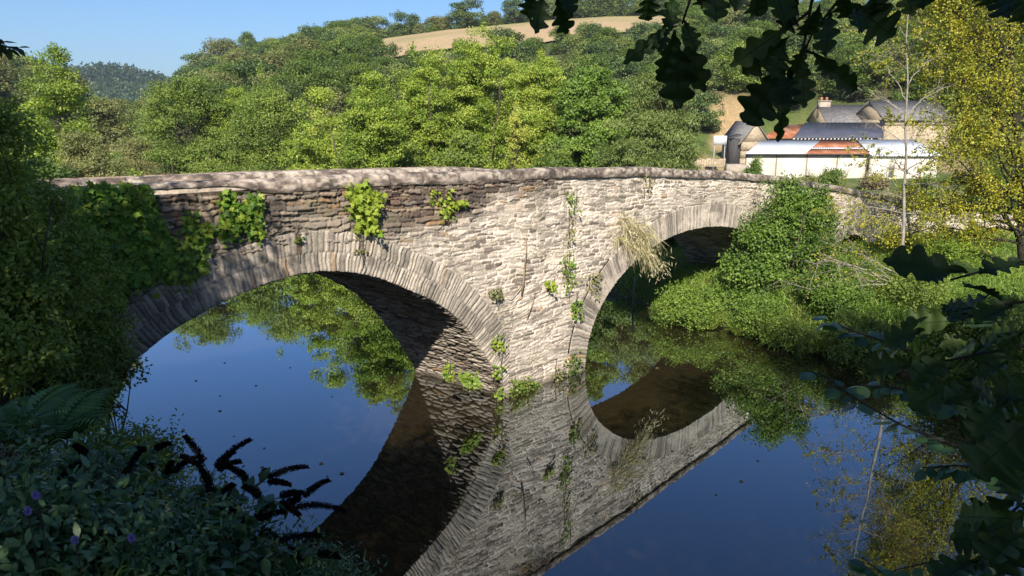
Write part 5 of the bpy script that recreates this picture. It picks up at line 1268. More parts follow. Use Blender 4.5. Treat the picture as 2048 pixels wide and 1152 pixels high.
wall_ivy('faded climber thread under the parapet above the hanging straw', [[(1286, 352), (1304, 350), (1296, 385), (1288, 405)]], 60, 0.08, 608, mat='olive_leaf', base_var=0.9, noise=0.3, name='climber', cat='climber')
for i, (poly, n, sz, bv, mt, lb) in enumerate([
    ([(885, 730), (900, 726), (908, 752), (888, 758)], 60, 0.09, 0.85, 'ivy_leaf', 'small green tuft on the pier left face just above the water'),
    ([(917, 752), (935, 742), (954, 762), (948, 778), (922, 775)], 120, 0.11, 0.85, 'fresh_leaf', 'leafy nettle tuft at the waterline left of the pier nose'),
    ([(980, 685), (998, 672), (1003, 700), (985, 706)], 70, 0.085, 0.9, 'ivy_leaf', 'small plant growing from the pier edge halfway up the nose'),
    ([(985, 735), (1000, 728), (1001, 755), (986, 755)], 50, 0.08, 0.75, 'ivy_leaf', 'little plant low on the pier edge below the halfway plant'),
    ([(986, 780), (1002, 776), (1003, 795), (988, 796)], 60, 0.08, 0.95, 'fresh_leaf', 'bright cushion at the very foot of the pier nose'),
    ([(1017, 772), (1035, 752), (1060, 760), (1075, 772), (1060, 790), (1030, 800), (1016, 792)], 300, 0.075, 0.55, 'mid_leaf', 'bushy weed at the waterline right of the pier nose'),
    ([(1128, 720), (1150, 700), (1158, 740), (1135, 752)], 100, 0.085, 0.35, 'mid_leaf', 'dark weed at the water edge near the right corner of the pier'),
    ([(1105, 740), (1115, 735), (1118, 762), (1104, 764)], 40, 0.07, 0.6, 'olive_leaf', 'thin dry weed between the two weeds of the pier right face'),
    ([(975, 578), (1000, 575), (1005, 600), (980, 598)], 80, 0.07, 0.4, 'olive_leaf', 'brownish moss tuft on top of the pier nose edge'),
    ([(1140, 605), (1155, 600), (1165, 640), (1145, 635)], 80, 0.08, 0.6, 'ivy_leaf', 'green weed on the wall beside the lower left of the second arch'),
    ([(1172, 552), (1200, 545), (1198, 590), (1178, 600)], 80, 0.075, 0.6, 'olive_leaf', 'straggling weed on the second arch ring left of its opening'),
    ([(1088, 565), (1105, 560), (1107, 580), (1090, 582)], 45, 0.09, 0.98, 'ivy_leaf', 'pale yellow-green rosette on the middle of the pale wall'),
    ([(700, 500), (730, 498), (728, 508), (702, 508)], 30, 0.05, 0.3, 'olive_leaf', 'tiny moss patch in the joint between the arch rings'),
    ([(585, 478), (602, 474), (600, 486), (586, 487)], 40, 0.06, 0.25, 'mid_leaf', 'small dark moss cushion above the left haunch of the first arch')]):
    wall_ivy(lb, [poly], n, sz, 620 + i, mt, bv, 0.16, name='wall_plant', cat='wall plant', noise=0.12, axis_dn=-0.3, shape=ROUND8)
# hanging straw by the second arch
p, nn = at_wall(1262, 450, 0.05)
hs = tag(empty('hanging_reed', p), 'big clump of straw-coloured reed hanging over the left edge of the second arch', 'reed')
for k, (u, v, n, ln, sp) in enumerate([(1243, 440, 40, (0.15, -0.3, -0.15), 0.45), (1262, 450, 55, (0.45, -0.3, -0.3), 0.5), (1275, 465, 60, (0.5, -0.3, -0.45), 0.55), (1236, 475, 45, (0.1, -0.3, -0.3), 0.4), (1255, 490, 45, (0.35, -0.3, -0.5), 0.45), (1280, 495, 45, (0.4, -0.25, -0.7), 0.4)]):
    q, nn = at_wall(u, v, 0.03); o = blade_clump('stalks', None, None, None, n, 0.5, sp, 640 + k, 'straw', w=0.008, droop=1.2, base_var=0.45, lean=ln, parent=hs); o.location = q - p
rr2 = np.random.default_rng(66); LP = []
for k in range(950):
    f_ = rr2.random(); u, v = 1235 + 70 * f_ + rr2.normal(0, 12), 438 + 95 * f_ ** 1.1 + rr2.normal(0, 16); q, nn = at_wall(u, v, 0.08 + 0.35 * rr2.random()); LP.append(q - p)
LP = np.array(LP); n_ = len(LP); V, F, a = leaf_cloud(LP, norm(np.array([0.25, -0.1, -0.8]) + 0.6 * rand_dir(rr2, n_)), norm(rand_dir(rr2, n_) + np.array([0.4, -0.6, 0.4])), rr2.uniform(0.10, 0.24, n_), rr2.uniform(0.012, 0.028, n_), rr2.normal(0.55, 0.25, n_))
mesh_np('leaves', V, [F], M['straw'], hs, False, {'var': a})
# dead stick leaning on the pale wall
mb = MB(); A_, _ = at_wall(1049, 462, 0.06); pts_ = [at_wall(u, v, 0.06 + 0.03 * (i % 2))[0] for i, (u, v) in enumerate([(1049, 462), (1048, 500), (1046, 535), (1042, 565), (1040, 588)])]; o_ = pts_[-1]
mb.tube([q - o_ for q in pts_], [0.006, 0.014, 0.022, 0.028, 0.022], 6)
mb.tube([pts_[3] - o_, at_wall(1020, 596, 0.06)[0] - o_, at_wall(1000, 592, 0.05)[0] - o_], [0.014, 0.01, 0.006], 5)
mb.tube([at_wall(1068, 580, 0.06)[0] - o_, at_wall(1060, 610, 0.07)[0] - o_, at_wall(1052, 635, 0.05)[0] - o_], [0.006, 0.009, 0.014], 5)
o = mb.build('dead_vine', M['dry_stem'], None, True); o.location = o_; tag(o, 'dead brown vine stem clinging upright to the middle of the pale wall', 'vine')

# ------------------------------------------------------------------ SHADED LEFT BANK
def pblob(u, v, y, ru, rv, rd=None):
    c = at_y(u, v, y); k = y / F_PX; return (c[0], c[1], c[2], ru * k, (rd or (ru + rv) / 2) * k, rv * k)
def shrub_px(name, label, cat, foot_u, foot_y, blobs, mat, seed, leaf=0.08, ratio=0.6, nclump=200, clump_r=0.35, per=80, base_var=0.5, bark='dark_bark', **kw):
    f = foot_at(foot_u, foot_y); f[2] = max(f[2], 0) - 0.1
    bl = [(b[0] - f[0], b[1] - f[1], b[2] - f[2], b[3], b[4], b[5]) for b in blobs]; H = max(b[2] + b[5] for b in bl)
    return make_tree(name, label, cat, f, H, 1, mat, blobs=bl, nclump=nclump, clump_r=clump_r, per=per, leaf=leaf, ratio=ratio, base_var=base_var, bark=bark, seed=seed, tr=kw.pop('tr', 0.07), stems=3, **kw)
shrub_px('elder_shrub', 'dark elder thicket smothering the left end of the bridge', 'shrub', 60, 10.8, [pblob(50, 445, 10.9, 115, 85), pblob(105, 545, 11, 110, 105), pblob(30, 600, 10.2, 130, 130), pblob(165, 650, 11.3, 70, 90), pblob(0, 405, 10.6, 80, 70), pblob(120, 740, 10.6, 85, 90)],
         'mid_leaf', 700, leaf=0.072, nclump=330, clump_r=0.26, per=135, base_var=0.7)
shrub_px('elder_shrub', 'dark shrub in the left corner reaching up past the parapet line', 'shrub', -40, 9.0, [pblob(-45, 300, 9.4, 75, 120), pblob(-20, 480, 9, 80, 110), pblob(10, 560, 9, 80, 90), pblob(-10, 680, 8.6, 110, 110)], 'mid_leaf', 701, leaf=0.072, nclump=190, clump_r=0.24, per=120, base_var=0.6)
shrub_px('hazel_shrub', 'dark leafy shrub on the bank under the left springing of the first arch', 'shrub', 130, 10.2, [pblob(190, 720, 11, 55, 75), pblob(130, 780, 10.4, 90, 75), pblob(30, 790, 9.8, 110, 80), pblob(165, 815, 10.2, 45, 45)], 'mid_leaf', 702, leaf=0.065, nclump=240, clump_r=0.22, per=110, base_var=0.4)
# ash branch reaching in from the left
def twig_leaves(name, label, cat, path, r0, pairs, leaf, ratio, mat, seed, bark='dark_bark', droop=0.25, shape=None, spread=0.8, up=(0, 0, 1), var=0.4):
    r = np.random.default_rng(seed); P = np.array(path, float); o = P[0].copy(); P = P - o; t = np.linspace(0, 1, 30); tk = np.linspace(0, 1, len(P)); Q = np.stack([np.interp(t, tk, P[:, j]) for j in range(3)], -1)
    for _ in range(4): Q[1:-1] = (Q[:-2] + 2 * Q[1:-1] + Q[2:]) / 4
    root = tag(empty(name, o), label, cat); mb = MB(); mb.tube(Q, r0 * (1 - 0.85 * t) + 0.0015, 6)
    LP, AX = [], []; tot = np.linalg.norm(Q[-1] - Q[0])
    for k in range(pairs):
        f = 0.12 + 0.88 * k / max(pairs - 1, 1); i = int(f * 29); d = norm(Q[min(i + 1, 29)] - Q[max(i - 1, 0)]); s_ = norm(np.cross(d, np.array(up) + 0.3 * r.normal(size=3)))
        for sg in (-1, 1):
            a = norm(d * 0.6 + s_ * sg * spread + rand_dir(r, 1)[0] * 0.25 - np.array([0, 0, droop])); pl = leaf * r.uniform(0.15, 0.4); b = Q[i] + a * pl
            mb.tube([Q[i], b], [0.0016, 0.001], 3, cap=False); LP.append(b); AX.append(a)
    mb.build('twig', M[bark], root, True); LP, AX = np.array(LP), np.array(AX); n = len(LP)
    nr = norm(np.array(up) + 0.5 * rand_dir(r, n)); V, F, a = leaf_shapes(LP, AX, nr, leaf * r.uniform(0.7, 1.15, n), var + r.normal(0, 0.15, n), (shape if shape is not None else ROUND8) * np.array([ratio / 0.8, 1]), 0.25)
    mesh_np('leaves', V, [F], M[mat], root, False, {'var': a}); return root
LANCE = np.array([(0, 0), (0.16, 0.14), (0.25, 0.38), (0.19, 0.66), (0, 1.0), (-0.19, 0.66), (-0.25, 0.38), (-0.16, 0.14)])
twig_leaves('ash_branch', 'small ash twig entering the sky at the left edge, uppermost of two', 'branch', [at_d(-60, 60, 6), at_d(-10, 78, 6.1), at_d(14, 92, 6.1)], 0.006, 7, 0.085, 0.7, 'oak_leaf', 710, shape=LANCE, up=(0, -0.7, 0.7))
twig_leaves('ash_branch', 'narrow ash twig with flat leaflets below the uppermost twig at the left edge', 'branch', [at_d(-60, 80, 6), at_d(-10, 92, 6.1), at_d(34, 94, 6.1)], 0.006, 7, 0.075, 0.7, 'oak_leaf', 711, shape=LANCE, up=(0, -0.4, 0.9))

# ferns
def fern(name, label, foot, n, L, seed, lean=(0, 0, 0)):
    r = np.random.default_rng(seed); root = tag(empty(name, foot), label, 'fern'); LP, AX, NR, LL = [], [], [], []
    for k in range(n):
        a = k * 2.4 + r.random() * 0.6; l = L * r.uniform(0.7, 1.1); out = np.array([math.cos(a), math.sin(a), 0]); t = np.linspace(0, 1, 26)
        Q = out * (l * 0.75 * t ** 1.1)[:, None] + np.array([0, 0, 1]) * (l * (0.95 * t - 0.75 * t ** 2.2))[:, None] + np.array(lean) * t[:, None] * l
        mb = MB(); mb.tube(Q, 0.006 * (1 - 0.8 * t), 5); d = norm(np.gradient(Q, axis=0)); side = norm(np.cross(d, np.array([0, 0, 1.0])))
        VV, FF, AA, c = [], [], [], 0
        for i in range(3, 26):
            w = l * 0.30 * math.sin(math.pi * min(1, (t[i] * 0.93 + 0.05)) ** 0.75) * (1.08 - t[i])
            for sg in (-1, 1):
                ax = norm(side[i] * sg + d[i] * 0.35 - np.array([0, 0, 0.15])); nn = norm(np.cross(ax, d[i]) * sg)
                VV.append(Q[i]); AA.append(ax); FF.append((nn if nn[2] > 0 else -nn, w * 1.15))
        P_, A_ = np.array(VV), np.array(AA); N_ = np.array([f[0] for f in FF]) + 0.15 * rand_dir(r, len(FF)); l_ = np.array([f[1] for f in FF])
        V, F, va = leaf_shapes(P_, A_, N_, l_, np.full(len(P_), r.uniform(0.25, 0.8)) + r.normal(0, 0.1, len(P_)), LANCE * np.array([0.30, 1]), 0.2)
        V0 = np.vstack([np.vstack(mb.V), V]); n0 = mb.n
        mesh_np('frond', V0, [np.vstack([np.vstack(mb.F3), F + n0]), np.vstack(mb.F4)], M['fern_leaf'], root, False, {'var': np.concatenate([np.full(n0, 0.3), va])})
    return root
for i, (u, v, d, n, L, lb) in enumerate([(95, 870, 8.2, 13, 1.15, 'big arching fern on the shaded bank at the left edge'), (25, 850, 7.6, 10, 1.0, 'fern partly cut by the left edge beside the big arching fern'), (215, 945, 7.4, 9, 0.7, 'smaller fern on the shaded bank right of the big arching fern'), (120, 985, 6.0, 8, 0.6, 'low dark fern in front of the big arching fern')]):
    p = at_d(u, v, d); fern('fern', lb, p - np.array([0, 0, 0.15]), n, L, 720 + i)
# dense weeds of the near bank
for i, (u, v, d, ru, rv, mt, leaf, ratio, nc, bv, lb) in enumerate([
    (40, 980, 6.2, 150, 110, 'shade_leaf', 0.09, 0.45, 190, 0.35, 'dark nettle clump in the lower left corner under the ferns'), (60, 1110, 4.8, 170, 110, 'shade_leaf', 0.10, 0.42, 180, 0.5, 'blue-green mint clump filling the bottom left corner'),
    (230, 945, 8.0, 115, 75, 'mid_leaf', 0.06, 0.4, 190, 0.3, 'dark fine-leaved weed mound beside the water left of the seed spikes'), (310, 1020, 6.2, 130, 80, 'mid_leaf', 0.07, 0.38, 190, 0.25, 'dark tangle in the middle of the near bank'),
    (250, 1090, 5.0, 160, 90, 'shade_leaf', 0.085, 0.40, 180, 0.5, 'blue-green weeds at the bottom left centre'), (440, 1130, 5.2, 140, 80, 'shade_leaf', 0.075, 0.32, 180, 0.45, 'narrow-leaved weeds below the seed spikes'),
    (600, 1160, 5.0, 95, 40, 'shade_leaf', 0.06, 0.28, 120, 0.5, 'fine grassy weeds at the bottom edge right of the seed spikes'), (245, 880, 9.0, 75, 45, 'mid_leaf', 0.07, 0.5, 100, 0.5, 'leafy sprays hanging over the water below the first arch springing')]):
    c = at_d(u, v, d); k = d / F_PX; foot = np.array([c[0], c[1] , gz(c[0], c[1]) - 0.1])
    bl = [(0, 0, c[2] - foot[2] - 0.1, ru * k, ru * k * 0.8, rv * k), (ru * k * 0.5, 0.2, c[2] - foot[2] - 0.25, ru * k * 0.6, ru * k * 0.6, rv * k * 0.9), (-ru * k * 0.5, -0.2, c[2] - foot[2] - 0.2, ru * k * 0.6, ru * k * 0.6, rv * k)]
    make_tree('nettle_clump', lb, 'weeds', foot, max(c[2] - foot[2] + rv * k, 0.4), 1, mt, blobs=bl, nclump=nc, clump_r=0.16, per=50, leaf=leaf * 0.66, ratio=ratio, base_var=bv, bark='dark_bark', seed=740 + i, tr=0.012, stems=5, nlimb=45, flat=0.9, droop=0.1, shell=0.2, spread=0.9, shape=LANCE * np.array([ratio / 0.5, 1]))

def butterfly_bush(label, root_px, stems, seed):
    r = np.random.default_rng(seed); b0 = at_d(*root_px); root = tag(empty('butterfly_bush', b0), label, 'bush'); LP, AX = [], []; mbs = MB()
    for (u, v, d), spikes in stems:
        tip = at_d(u, v, d) - b0; L = np.linalg.norm(tip); t = np.linspace(0, 1, 16)[:, None]; mid = tip * 0.5 + np.array([0, 0, 0.16 * L]); Q = 2 * t * (1 - t) * mid + t * t * tip
        mbs.tube(Q, 0.007 * (1 - 0.7 * t[:, 0]), 5, cap=False)
        for i in range(3, 16):
            for k in range(3):
                LP.append(Q[i]); AX.append(norm(norm(Q[i] - Q[i - 1]) * 0.5 + rand_dir(r, 1)[0] - np.array([0, 0, 0.4])))
        for (du, dv, l) in spikes:
            a = Q[-1] if r.random() < 0.5 else Q[-1 - r.integers(0, 3)]; e = at_d(u + du * 1.35, v + dv * 1.35, d + r.uniform(-0.1, 0.1)) - b0; dirv = norm(e - a); ln = np.linalg.norm(e - a)
            mbs.tube([a, a + (e - a) * 0.35], [0.003, 0.003], 4, cap=False); s0 = a + (e - a) * 0.25; n = 800; f = r.random(n) ** 0.9; bend = np.array([0, 0, -0.22 * ln])
            rad = 0.023 * (1.0 - 0.7 * f) + 0.004; tq = np.linspace(0, 1, 9)[:, None]; core = MB(); core.tube(s0 + (e - s0) * tq + bend * tq ** 2, 0.013 * (1 - 0.7 * tq[:, 0]) + 0.002, 6); ring = norm(np.cross(rand_dir(r, n), dirv)); P = s0 + (e - s0) * f[:, None] + bend * (f ** 2)[:, None] + ring * (rad * r.uniform(0.2, 1, n))[:, None]
            V, F, va = leaf_cloud(P, norm(ring + dirv * 0.8 + 0.3 * rand_dir(r, n)), rand_dir(r, n), r.uniform(0.009, 0.017, n), r.uniform(0.006, 0.010, n), r.random(n)); n0 = core.n; mesh_np('seed_spike', np.vstack(core.V + [V]), [np.vstack(core.F3), np.vstack(core.F4 + [F + n0])], M['seed_head'], root, False, {'var': np.concatenate([np.zeros(n0), va])})
    mbs.build('stem', M['dark_bark'], root, True); LP, AX = np.array(LP), np.array(AX); n = len(LP)
    V, F, a = leaf_shapes(LP, AX, norm(rand_dir(r, n) * 0.6 + np.array([0, 0, 1])), r.uniform(0.06, 0.13, n), 0.45 + r.normal(0, 0.2, n), LANCE, 0.3); mesh_np('leaves', V, [F], M['shade_leaf'], root, False, {'var': a}); return root
butterfly_bush('butterfly bush with black seed spikes reaching over the water, nearest the middle', (330, 1180, 4.9),
    [((420, 950, 5.6), [(-40, -75, 1), (60, -70, 1), (35, -45, 1), (45, -30, 1), (-45, -40, 1)]), ((520, 965, 5.6), [(70, -40, 1), (45, -5, 1), (10, -25, 1), (-50, -35, 1)]), ((590, 1010, 5.5), [(50, -50, 1), (75, -10, 1), (5, -20, 1), (-10, -10, 1)]),
     ((545, 1000, 5.3), [(45, -20, 1), (40, 15, 1), (-30, 25, 1), (-45, -30, 1)]), ((500, 1050, 5.2), [(50, -30, 1), (-30, -30, 1), (60, 25, 1)]), ((440, 1000, 5.2), [(-30, -60, 1), (20, -30, 1), (30, 30, 1)]), ((560, 1090, 5.0), [(60, -30, 1), (40, 20, 1)]), ((620, 1110, 5.0), [(45, -5, 1)])], 760)
butterfly_bush('darker butterfly bush with brown spent spikes behind the mint clump', (180, 1150, 5.2),
    [((300, 905, 6.2), [(30, -20, 1), (20, 30, 1), (-25, -10, 1)]), ((250, 960, 5.9), [(25, -60, 1), (35, 25, 1)]), ((180, 920, 6.0), [(-50, 20, 1), (-25, -30, 1)]), ((330, 960, 5.8), [(45, -45, 1), (10, -35, 1)]), ((360, 1040, 5.5), [(50, -60, 1), (60, -20, 1)])], 761)
# long grass blades and sprays among the weeds
for i, (u, v, d, n, h, lb) in enumerate([(90, 1010, 5.2, 90, 0.55, 'dark long-bladed grass tuft standing among the mint at the left'), (300, 1075, 4.9, 80, 0.45, 'dark grass tuft in front of the fine-leaved weed mound'), (430, 1075, 5.3, 90, 0.4, 'grass tuft at the foot of the seed spikes'),
                                         (585, 1120, 5.3, 110, 0.4, 'wispy grass tuft at the bottom edge right of the seed spikes'), (185, 1100, 4.5, 70, 0.45, 'arching grass tuft at the bottom edge left of the middle')]):
    blade_clump('grass_tuft', lb, 'grass tuft', at_d(u, v, d) - np.array([0, 0, 0.25]), n, h, 0.4, 770 + i, 'fern_leaf', w=0.005, base_var=0.5)
# purple flowers in the weeds
for i, (u, v, lb) in enumerate([(72, 990, 'purple mint flower head, uppermost of the two at the far left'), (55, 1022, 'purple mint flower head just below the uppermost one at the far left'), (150, 1080, 'pale purple mint flower head near the bottom left'), (263, 1076, 'bright purple mint flower head at the bottom centre left')]):
    r = np.random.default_rng(780 + i); d = 4.3; c = at_d(u, v, d); n = 160; dd = rand_dir(r, n); P = dd * np.array([0.013, 0.013, 0.018]) * r.uniform(0.5, 1, (n, 1)); V, F, a = leaf_cloud(P, norm(dd + 0.3 * rand_dir(r, n)), rand_dir(r, n), 0.009, 0.005, r.random(n))
    o = mesh_np('mint_flower', V, [F], M['flower'], None, False, {'var': a}); o.location = c; tag(o, lb, 'flower')
    mb = MB(); mb.tube([(0, 0, -0.5), (0.01, 0, -0.25), (0, 0, 0)], [0.004, 0.003, 0.003], 5); mb.build('stem', M['dark_bark'], o)

# ------------------------------------------------------------------ OAK SPRAYS CLOSE TO THE CAMERA
def oak_blade(base, tip, nrm, width, curl, r):
    """lobed blade: rows along the midrib, five points across"""
    n = 44; t = np.linspace(0, 1, n); ax = tip - base; L = np.linalg.norm(ax); d = ax / L; X = norm(np.cross(d, nrm)); Nn = np.cross(X, d)
    prof = np.sin(math.pi * np.clip(t, 0, 1) ** 1.25) ** 0.8 * (0.62 + 0.5 * t) ; prof[0] = 0.02; prof[-1] = 0.10
    V = []; ph = r.uniform(-0.35, 0.35); deep = r.uniform(0.45, 0.62)
    for sg in (-1, -0.55, 0, 0.55, 1):
        lob = 1 - deep * (0.5 + 0.5 * np.cos(2 * math.pi * (4.2 * t + 0.15 + ph * np.sign(sg)))) ** 2.4 * np.clip(t * 5, 0, 1) * np.clip((1.10 - t) * 6, 0, 1)
        w = prof * lob * width * abs(sg) * (1 if abs(sg) == 1 else 0.9); fwd = 0.10 * width * abs(sg) * lob
        wav = curl * (0.35 * abs(sg) ** 2 * width) + 0.10 * width * abs(sg) * np.sin(2 * math.pi * (4.2 * t + ph))
        V.append(base + d * (L * t + fwd * (t < 0.98) * np.sin(math.pi * t))[:, None] + X * (np.sign(sg) * w)[:, None] + Nn * (wav - 0.30 * L * (t - 0.4) ** 2 * curl)[:, None])
    V = np.stack(V, 1).reshape(-1, 3); i, j = np.meshgrid(np.arange(n - 1), np.arange(4), indexing='ij')
    return V, np.stack([i * 5 + j, i * 5 + j + 1, (i + 1) * 5 + j + 1, (i + 1) * 5 + j], -1).reshape(-1, 4)
def oak_spray(label, leaves, twigs, seed, dist=1.75, faceup=0.0, var=0.4):
    twigs = [[(tw[0][0] + 90, -620, -0.3), (tw[0][0] + 30, -260, -0.1)] + tw if tw[0][1] < 0 else ([(3000, tw[0][1] - 160, 0.2), (2500, tw[0][1] - 60, 0.1)] if tw[0][0] > 2060 else []) + tw for tw in twigs]
    r = np.random.default_rng(seed); o = at_d(*twigs[0][0][:2], dist); root = tag(empty('oak_branch', o), label, 'branch'); mb = MB()
    for tw in twigs:
        P = np.array([at_d(q[0], q[1], dist + (q[2] if len(q) > 2 else 0)) - o for q in tw]); m = len(P); mt_ = MB(); mt_.tube(P, np.linspace(0.0042, 0.0022, m) * dist / 1.75, 6); mt_.build('twig', M['dark_bark'], root, True)
    VV, FF, AA, c = [], [], [], 0
    for (bu, bv, tu, tv, w) in leaves:
        dd = dist + r.uniform(-0.16, 0.16); a, b = at_d(bu, bv, dd) - o, at_d(tu, tv, dd + r.uniform(-0.10, 0.10)) - o
        toc = norm(np.array([0, 0, EYE]) - (a + o)); nrm = norm(toc * (1 - faceup) + np.array([0, 0, 1.0]) * faceup + 0.35 * rand_dir(r, 1)[0])
        V, F = oak_blade(a, b, nrm, w * (1.0 if dist < 1.79 else 0.92) / F_PX * dd, r.uniform(0.2, 0.9), r); VV.append(V); FF.append(F + c); c += len(V); AA.append(np.full(len(V), np.clip(var + r.normal(0, 0.2), 0, 1)))
        mb.tube([a + (b - a) * k for k in (0.0, 0.3, 0.6, 0.9)], [0.0013, 0.0010, 0.0008, 0.0004], 4, cap=False)
    mesh_np('leaves', np.vstack(VV + mb.V), [np.vstack(FF + [f + c for f in mb.F4])], M['oak_leaf'], root, True, {'var': np.concatenate(AA + [np.full(mb.n, 0.2)])}); return root
oak_spray('oak sprig with three leaves hanging at the top edge, leftmost of the dark oak sprigs', [(1086, -18, 1072, 66, 26), (1112, -12, 1133, 70, 25), (1062, -25, 1058, 38, 24), (1128, -30, 1142, 30, 20)], [[(1095, -60), (1092, -15)], [(1095, -40), (1112, -10)]], 801)
oak_spray('oak sprig with one big long leaf hanging over the tree belt', [(1352, 52, 1246, 126, 20), (1350, 58, 1358, 218, 45), (1362, 52, 1410, 186, 27), (1345, -8, 1340, 58, 24), (1300, -25, 1294, 43, 27), (1330, 48, 1318, 104, 20), (1368, 40, 1392, 100, 20), (1352, 62, 1322, 158, 24)],
          [[(1395, -60), (1380, 0), (1364, 48)], [(1340, -50), (1345, -5)], [(1310, -60), (1302, -22)]], 802)
oak_spray('widest oak sprig with many lobed leaves hanging in front of the farm', [(1590, 45, 1460, 132, 27), (1580, 72, 1482, 148, 30), (1575, 130, 1490, 248, 46), (1576, 168, 1556, 286, 15), (1604, 112, 1608, 216, 25), (1628, 105, 1718, 186, 24), (1662, 22, 1650, 110, 26), (1600, -8, 1566, 66, 27),
          (1640, 8, 1606, 76, 27), (1560, 150, 1515, 190, 30), (1585, 140, 1560, 225, 28), (1570, 84, 1545, 160, 24), (1612, 90, 1588, 150, 22), (1430, -25, 1433, 42, 27), (1520, -40, 1512, 34, 34), (1548, -30, 1572, 45, 28), (1484, -30, 1470, 22, 24), (1400, -35, 1408, 18, 24), (1625, 100, 1665, 150, 20)],
          [[(1640, -60), (1622, 10), (1612, 70), (1604, 105), (1572, 150)], [(1622, 20), (1585, 50)], [(1700, -30), (1662, 20), (1628, 60), (1610, 100)], [(1560, -60), (1540, -20), (1520, -35)], [(1440, -60), (1432, -20)], [(1608, 100), (1640, 112)]], 803)
oak_spray('oak sprig with broad leaves in front of the top of the pale slender tree', [(1702, 5, 1788, 74, 42), (1676, -20, 1702, 40, 28), (1745, -30, 1752, 30, 30), (1810, -40, 1826, 32, 26), (1850, -45, 1846, 18, 26), (1712, 15, 1725, 62, 22)],
          [[(1690, -60), (1700, 0)], [(1690, -40), (1745, -25), (1810, -25), (1880, -38)]], 804)
oak_spray('small oak sprig in the top right corner', [(2010, -30, 2018, 34, 30), (2040, -30, 2046, 46, 30), (1975, -40, 1978, 14, 26), (2062, -20, 2070, 40, 30)], [[(2060, -50), (2010, -28)], [(2040, -60), (2042, -25)]], 805)
rr_ = np.random.default_rng(71)
def rnd_leaves(n, ulo, uhi, vlo, vhi, lmin, lmax, lean=(-0.8, 0.25), wf=0.36):
    out = []
    for _ in range(n):
        u, v = rr_.uniform(ulo, uhi), rr_.uniform(vlo, vhi); a = np.array(lean) + rr_.normal(0, 0.55, 2); a /= np.linalg.norm(a); l = rr_.uniform(lmin, lmax); out.append((u, v, u + a[0] * l, v + a[1] * l, l * wf))
    return out
oak_spray('oak branch pushing in from the right edge with a ragged dark leaf at its tip', [(1935, 545, 1768, 520, 42), (1962, 540, 1900, 535, 24), (2060, 520, 1960, 545, 30), (1900, 548, 1850, 560, 20)] + rnd_leaves(6, 1940, 2060, 570, 660, 60, 100), [[(2110, 520), (2030, 530), (1955, 545), (1900, 560)], [(2080, 600), (1990, 610), (1920, 640)]], 806, 2.0, 0.55, 0.35)
oak_spray('oak branch with green lobed leaves over the right water edge', [(1835, 728, 1730, 742, 40), (1925, 760, 1818, 816, 46), (1850, 660, 1765, 690, 32), (1920, 640, 1800, 650, 40), (2000, 680, 1890, 720, 44), (1950, 790, 1935, 850, 30)] + rnd_leaves(12, 1880, 2060, 640, 780, 60, 105), [[(2110, 680), (2000, 700), (1900, 720), (1835, 728)], [(2110, 740), (2000, 755), (1925, 760)]], 807, 2.2, 0.5, 0.6)
oak_spray('oak branch with a huge pale leaf hanging at the right edge', [(2075, 830, 1945, 950, 70), (2090, 900, 2020, 985, 50), (2080, 760, 1990, 800, 50)] + rnd_leaves(5, 1990, 2080, 800, 900, 70, 120), [[(2140, 780), (2085, 815), (2070, 850)]], 808, 1.55, 0.45, 0.3)
oak_spray('oak branch with blue-grey leaves in the bottom right corner', [(2040, 990, 1940, 1060, 44), (1980, 1085, 1900, 1075, 40), (2060, 1060, 1960, 1120, 46), (1960, 1120, 1870, 1160, 40)] + rnd_leaves(9, 1950, 2070, 1010, 1160, 60, 110), [[(2130, 980), (2040, 1010), (1960, 1080)], [(2130, 1100), (2020, 1110), (1950, 1140)]], 809, 1.8, 0.55, 0.45)
# small round-leaved twigs over the water at the right
for i, (pth, n, lb) in enumerate([([(2110, 960), (1980, 915), (1880, 880), (1800, 850), (1700, 790), (1640, 745)], 16, 'long lime twig trailing left over the reflected trunk'), ([(2110, 900), (2000, 850), (1900, 800), (1800, 775), (1720, 770)], 15, 'lime twig with round leaves just above the long trailing twig'),
                                  ([(2110, 830), (2010, 800), (1930, 790), (1860, 800)], 11, 'short lime twig close to the right edge above the water'), ([(1820, 700), (1760, 680), (1700, 660), (1655, 640)], 9, 'lime twig with bluish leaves in front of the shaded brambles'),
                                  ([(2110, 1000), (2010, 950), (1920, 930), (1850, 935)], 13, 'lime twig below the long trailing twig near the right edge'), ([(2080, 1170), (1980, 1130), (1880, 1120), (1790, 1140)], 10, 'lime twig along the bottom edge at the right'), ([(1850, 1190), (1770, 1150), (1730, 1120)], 8, 'small lime twig poking up from the bottom edge')]):
    twig_leaves('lime_twig', lb, 'branch', [at_d(u, v, 3.6 + 0.1 * i) for u, v in pth], 0.006, n, 0.075, 0.75, 'shade_leaf', 830 + i, droop=0.35, var=0.3)

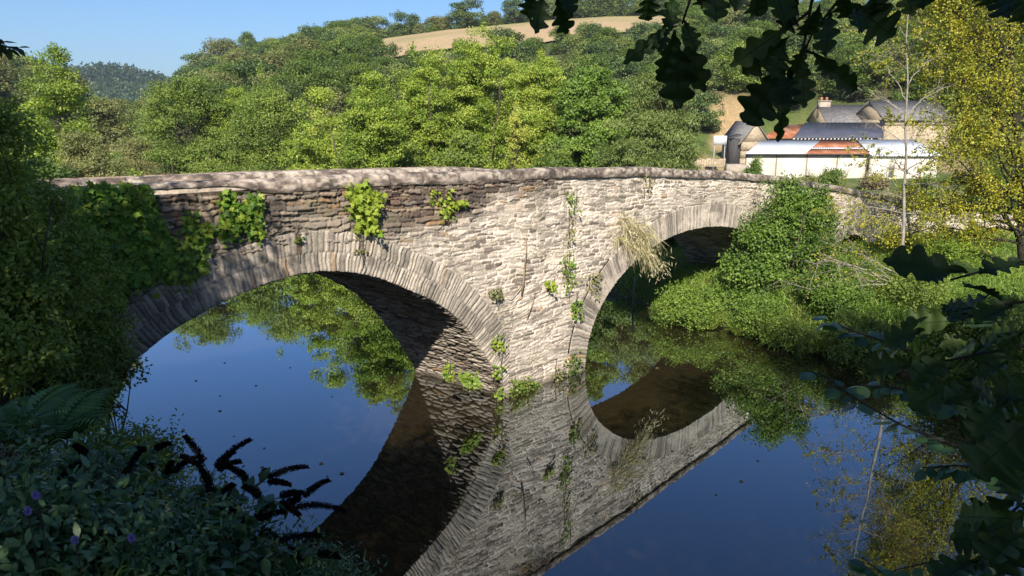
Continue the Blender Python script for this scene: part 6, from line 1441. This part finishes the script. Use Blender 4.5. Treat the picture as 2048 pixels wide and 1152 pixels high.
# ------------------------------------------------------------------ TREES ROUND THE CAMERA THAT SHADE THE NEAR BANK
def shade_tree(name, label, foot, H, blobs, seed, nclump=240, leaf=0.17, per=95, mat='oak_leaf', cr=0.85, tr=0.3):
    f = np.array([foot[0], foot[1], gz(*foot) - 0.2]); bl = [(b[0] - f[0], b[1] - f[1], b[2] - f[2], b[3], b[4], b[5]) for b in blobs]
    make_tree(name, label, 'tree', f, H, 1, mat, blobs=bl, nclump=nclump, clump_r=cr, per=per, leaf=leaf, ratio=0.6, seed=seed, tr=tr, bark='bark', shell=0.2, nlimb=40)
shade_tree('oak_tree', 'old oak behind the camera overhanging the near bank', (2.6, -5.6), 11, [(1, -3.5, 13, 5, 3.6, 2.6), (-3, -4, 12.5, 4, 4, 2.6), (5, -3, 13, 4, 3.5, 2.5), (1, -7, 11, 5, 3, 2.5), (0, -1.2, 12.6, 4.5, 1.6, 1.5), (5, 2.1, 13, 2.6, 1.6, 1.5), (8, 3.4, 13.3, 2.5, 2.0, 1.6), (-1, -5, 11.5, 4, 2.5, 1.8)], 901, 600)
shade_tree('oak_tree', 'oak on the near bank left of and behind the camera', (-7.5, -4.5), 11, [(-7, -3, 12.5, 4, 4, 3), (-9, 1, 12, 3, 3, 2.5), (-7.2, 2.5, 11.5, 2, 2, 1.8), (-4, -1, 11.5, 2.6, 2.2, 1.8)], 902, 330)
shade_tree('oak_tree', 'oak on the near bank right of the camera shading the right bank', (12.5, 0.2), 10, [(11.5, 3, 13, 3.6, 3.5, 2.6), (15, 5, 13, 3.2, 3, 2.5), (9.5, 0, 12.5, 3.5, 3, 2.5), (11.5, 5, 13.4, 2.8, 2.3, 1.6), (8.6, 5.6, 13.8, 2.2, 2.0, 1.4)], 903, 330)
shade_tree('ash_tree', 'ash on the left bank shading the left end of the bridge', (-10.8, 3.4), 12, [(-9, 4, 12, 2.6, 2.6, 2.4), (-7.2, 4.6, 10.8, 1.5, 1.8, 1.1), (-11, 5, 11, 2.5, 2.5, 2.5), (-6.6, 3.4, 12.8, 1.4, 1.6, 1.4)], 904, 165, leaf=0.15, mat='mid_leaf')

# ------------------------------------------------------------------ THINGS ON THE WATER
fl_ = np.random.default_rng(91); src = None
for k in range(30):
    u, v = (fl_.uniform(250, 720), fl_.uniform(640, 960)) if k < 20 else (fl_.uniform(1180, 1600), fl_.uniform(700, 1080))
    p = at_z(u, v, 0.004)
    if float(river_sd(np.array([p[0]]), np.array([p[1]]))[0]) > -0.3: continue
    if src is None:
        V, F, a = leaf_shapes(np.zeros((1, 3)), np.array([[1.0, 0, 0]]), np.array([[0, 0, 1.0]]), np.array([0.085]), np.array([0.4]), ROUND8, -0.3); o = src = mesh_np('floating_leaf', V, [F], M['dry_leaf'], None, True, {'var': a})
    else: o = src.copy(); C.objects.link(o)
    o.location = p; o.rotation_euler.z = fl_.random() * 6.28; s_ = fl_.uniform(0.6, 1.3); o.scale = (s_, s_, s_)
    tag(o, 'single fallen leaf floating flat on the still river', 'leaf', 'fallen leaves floating on the river')
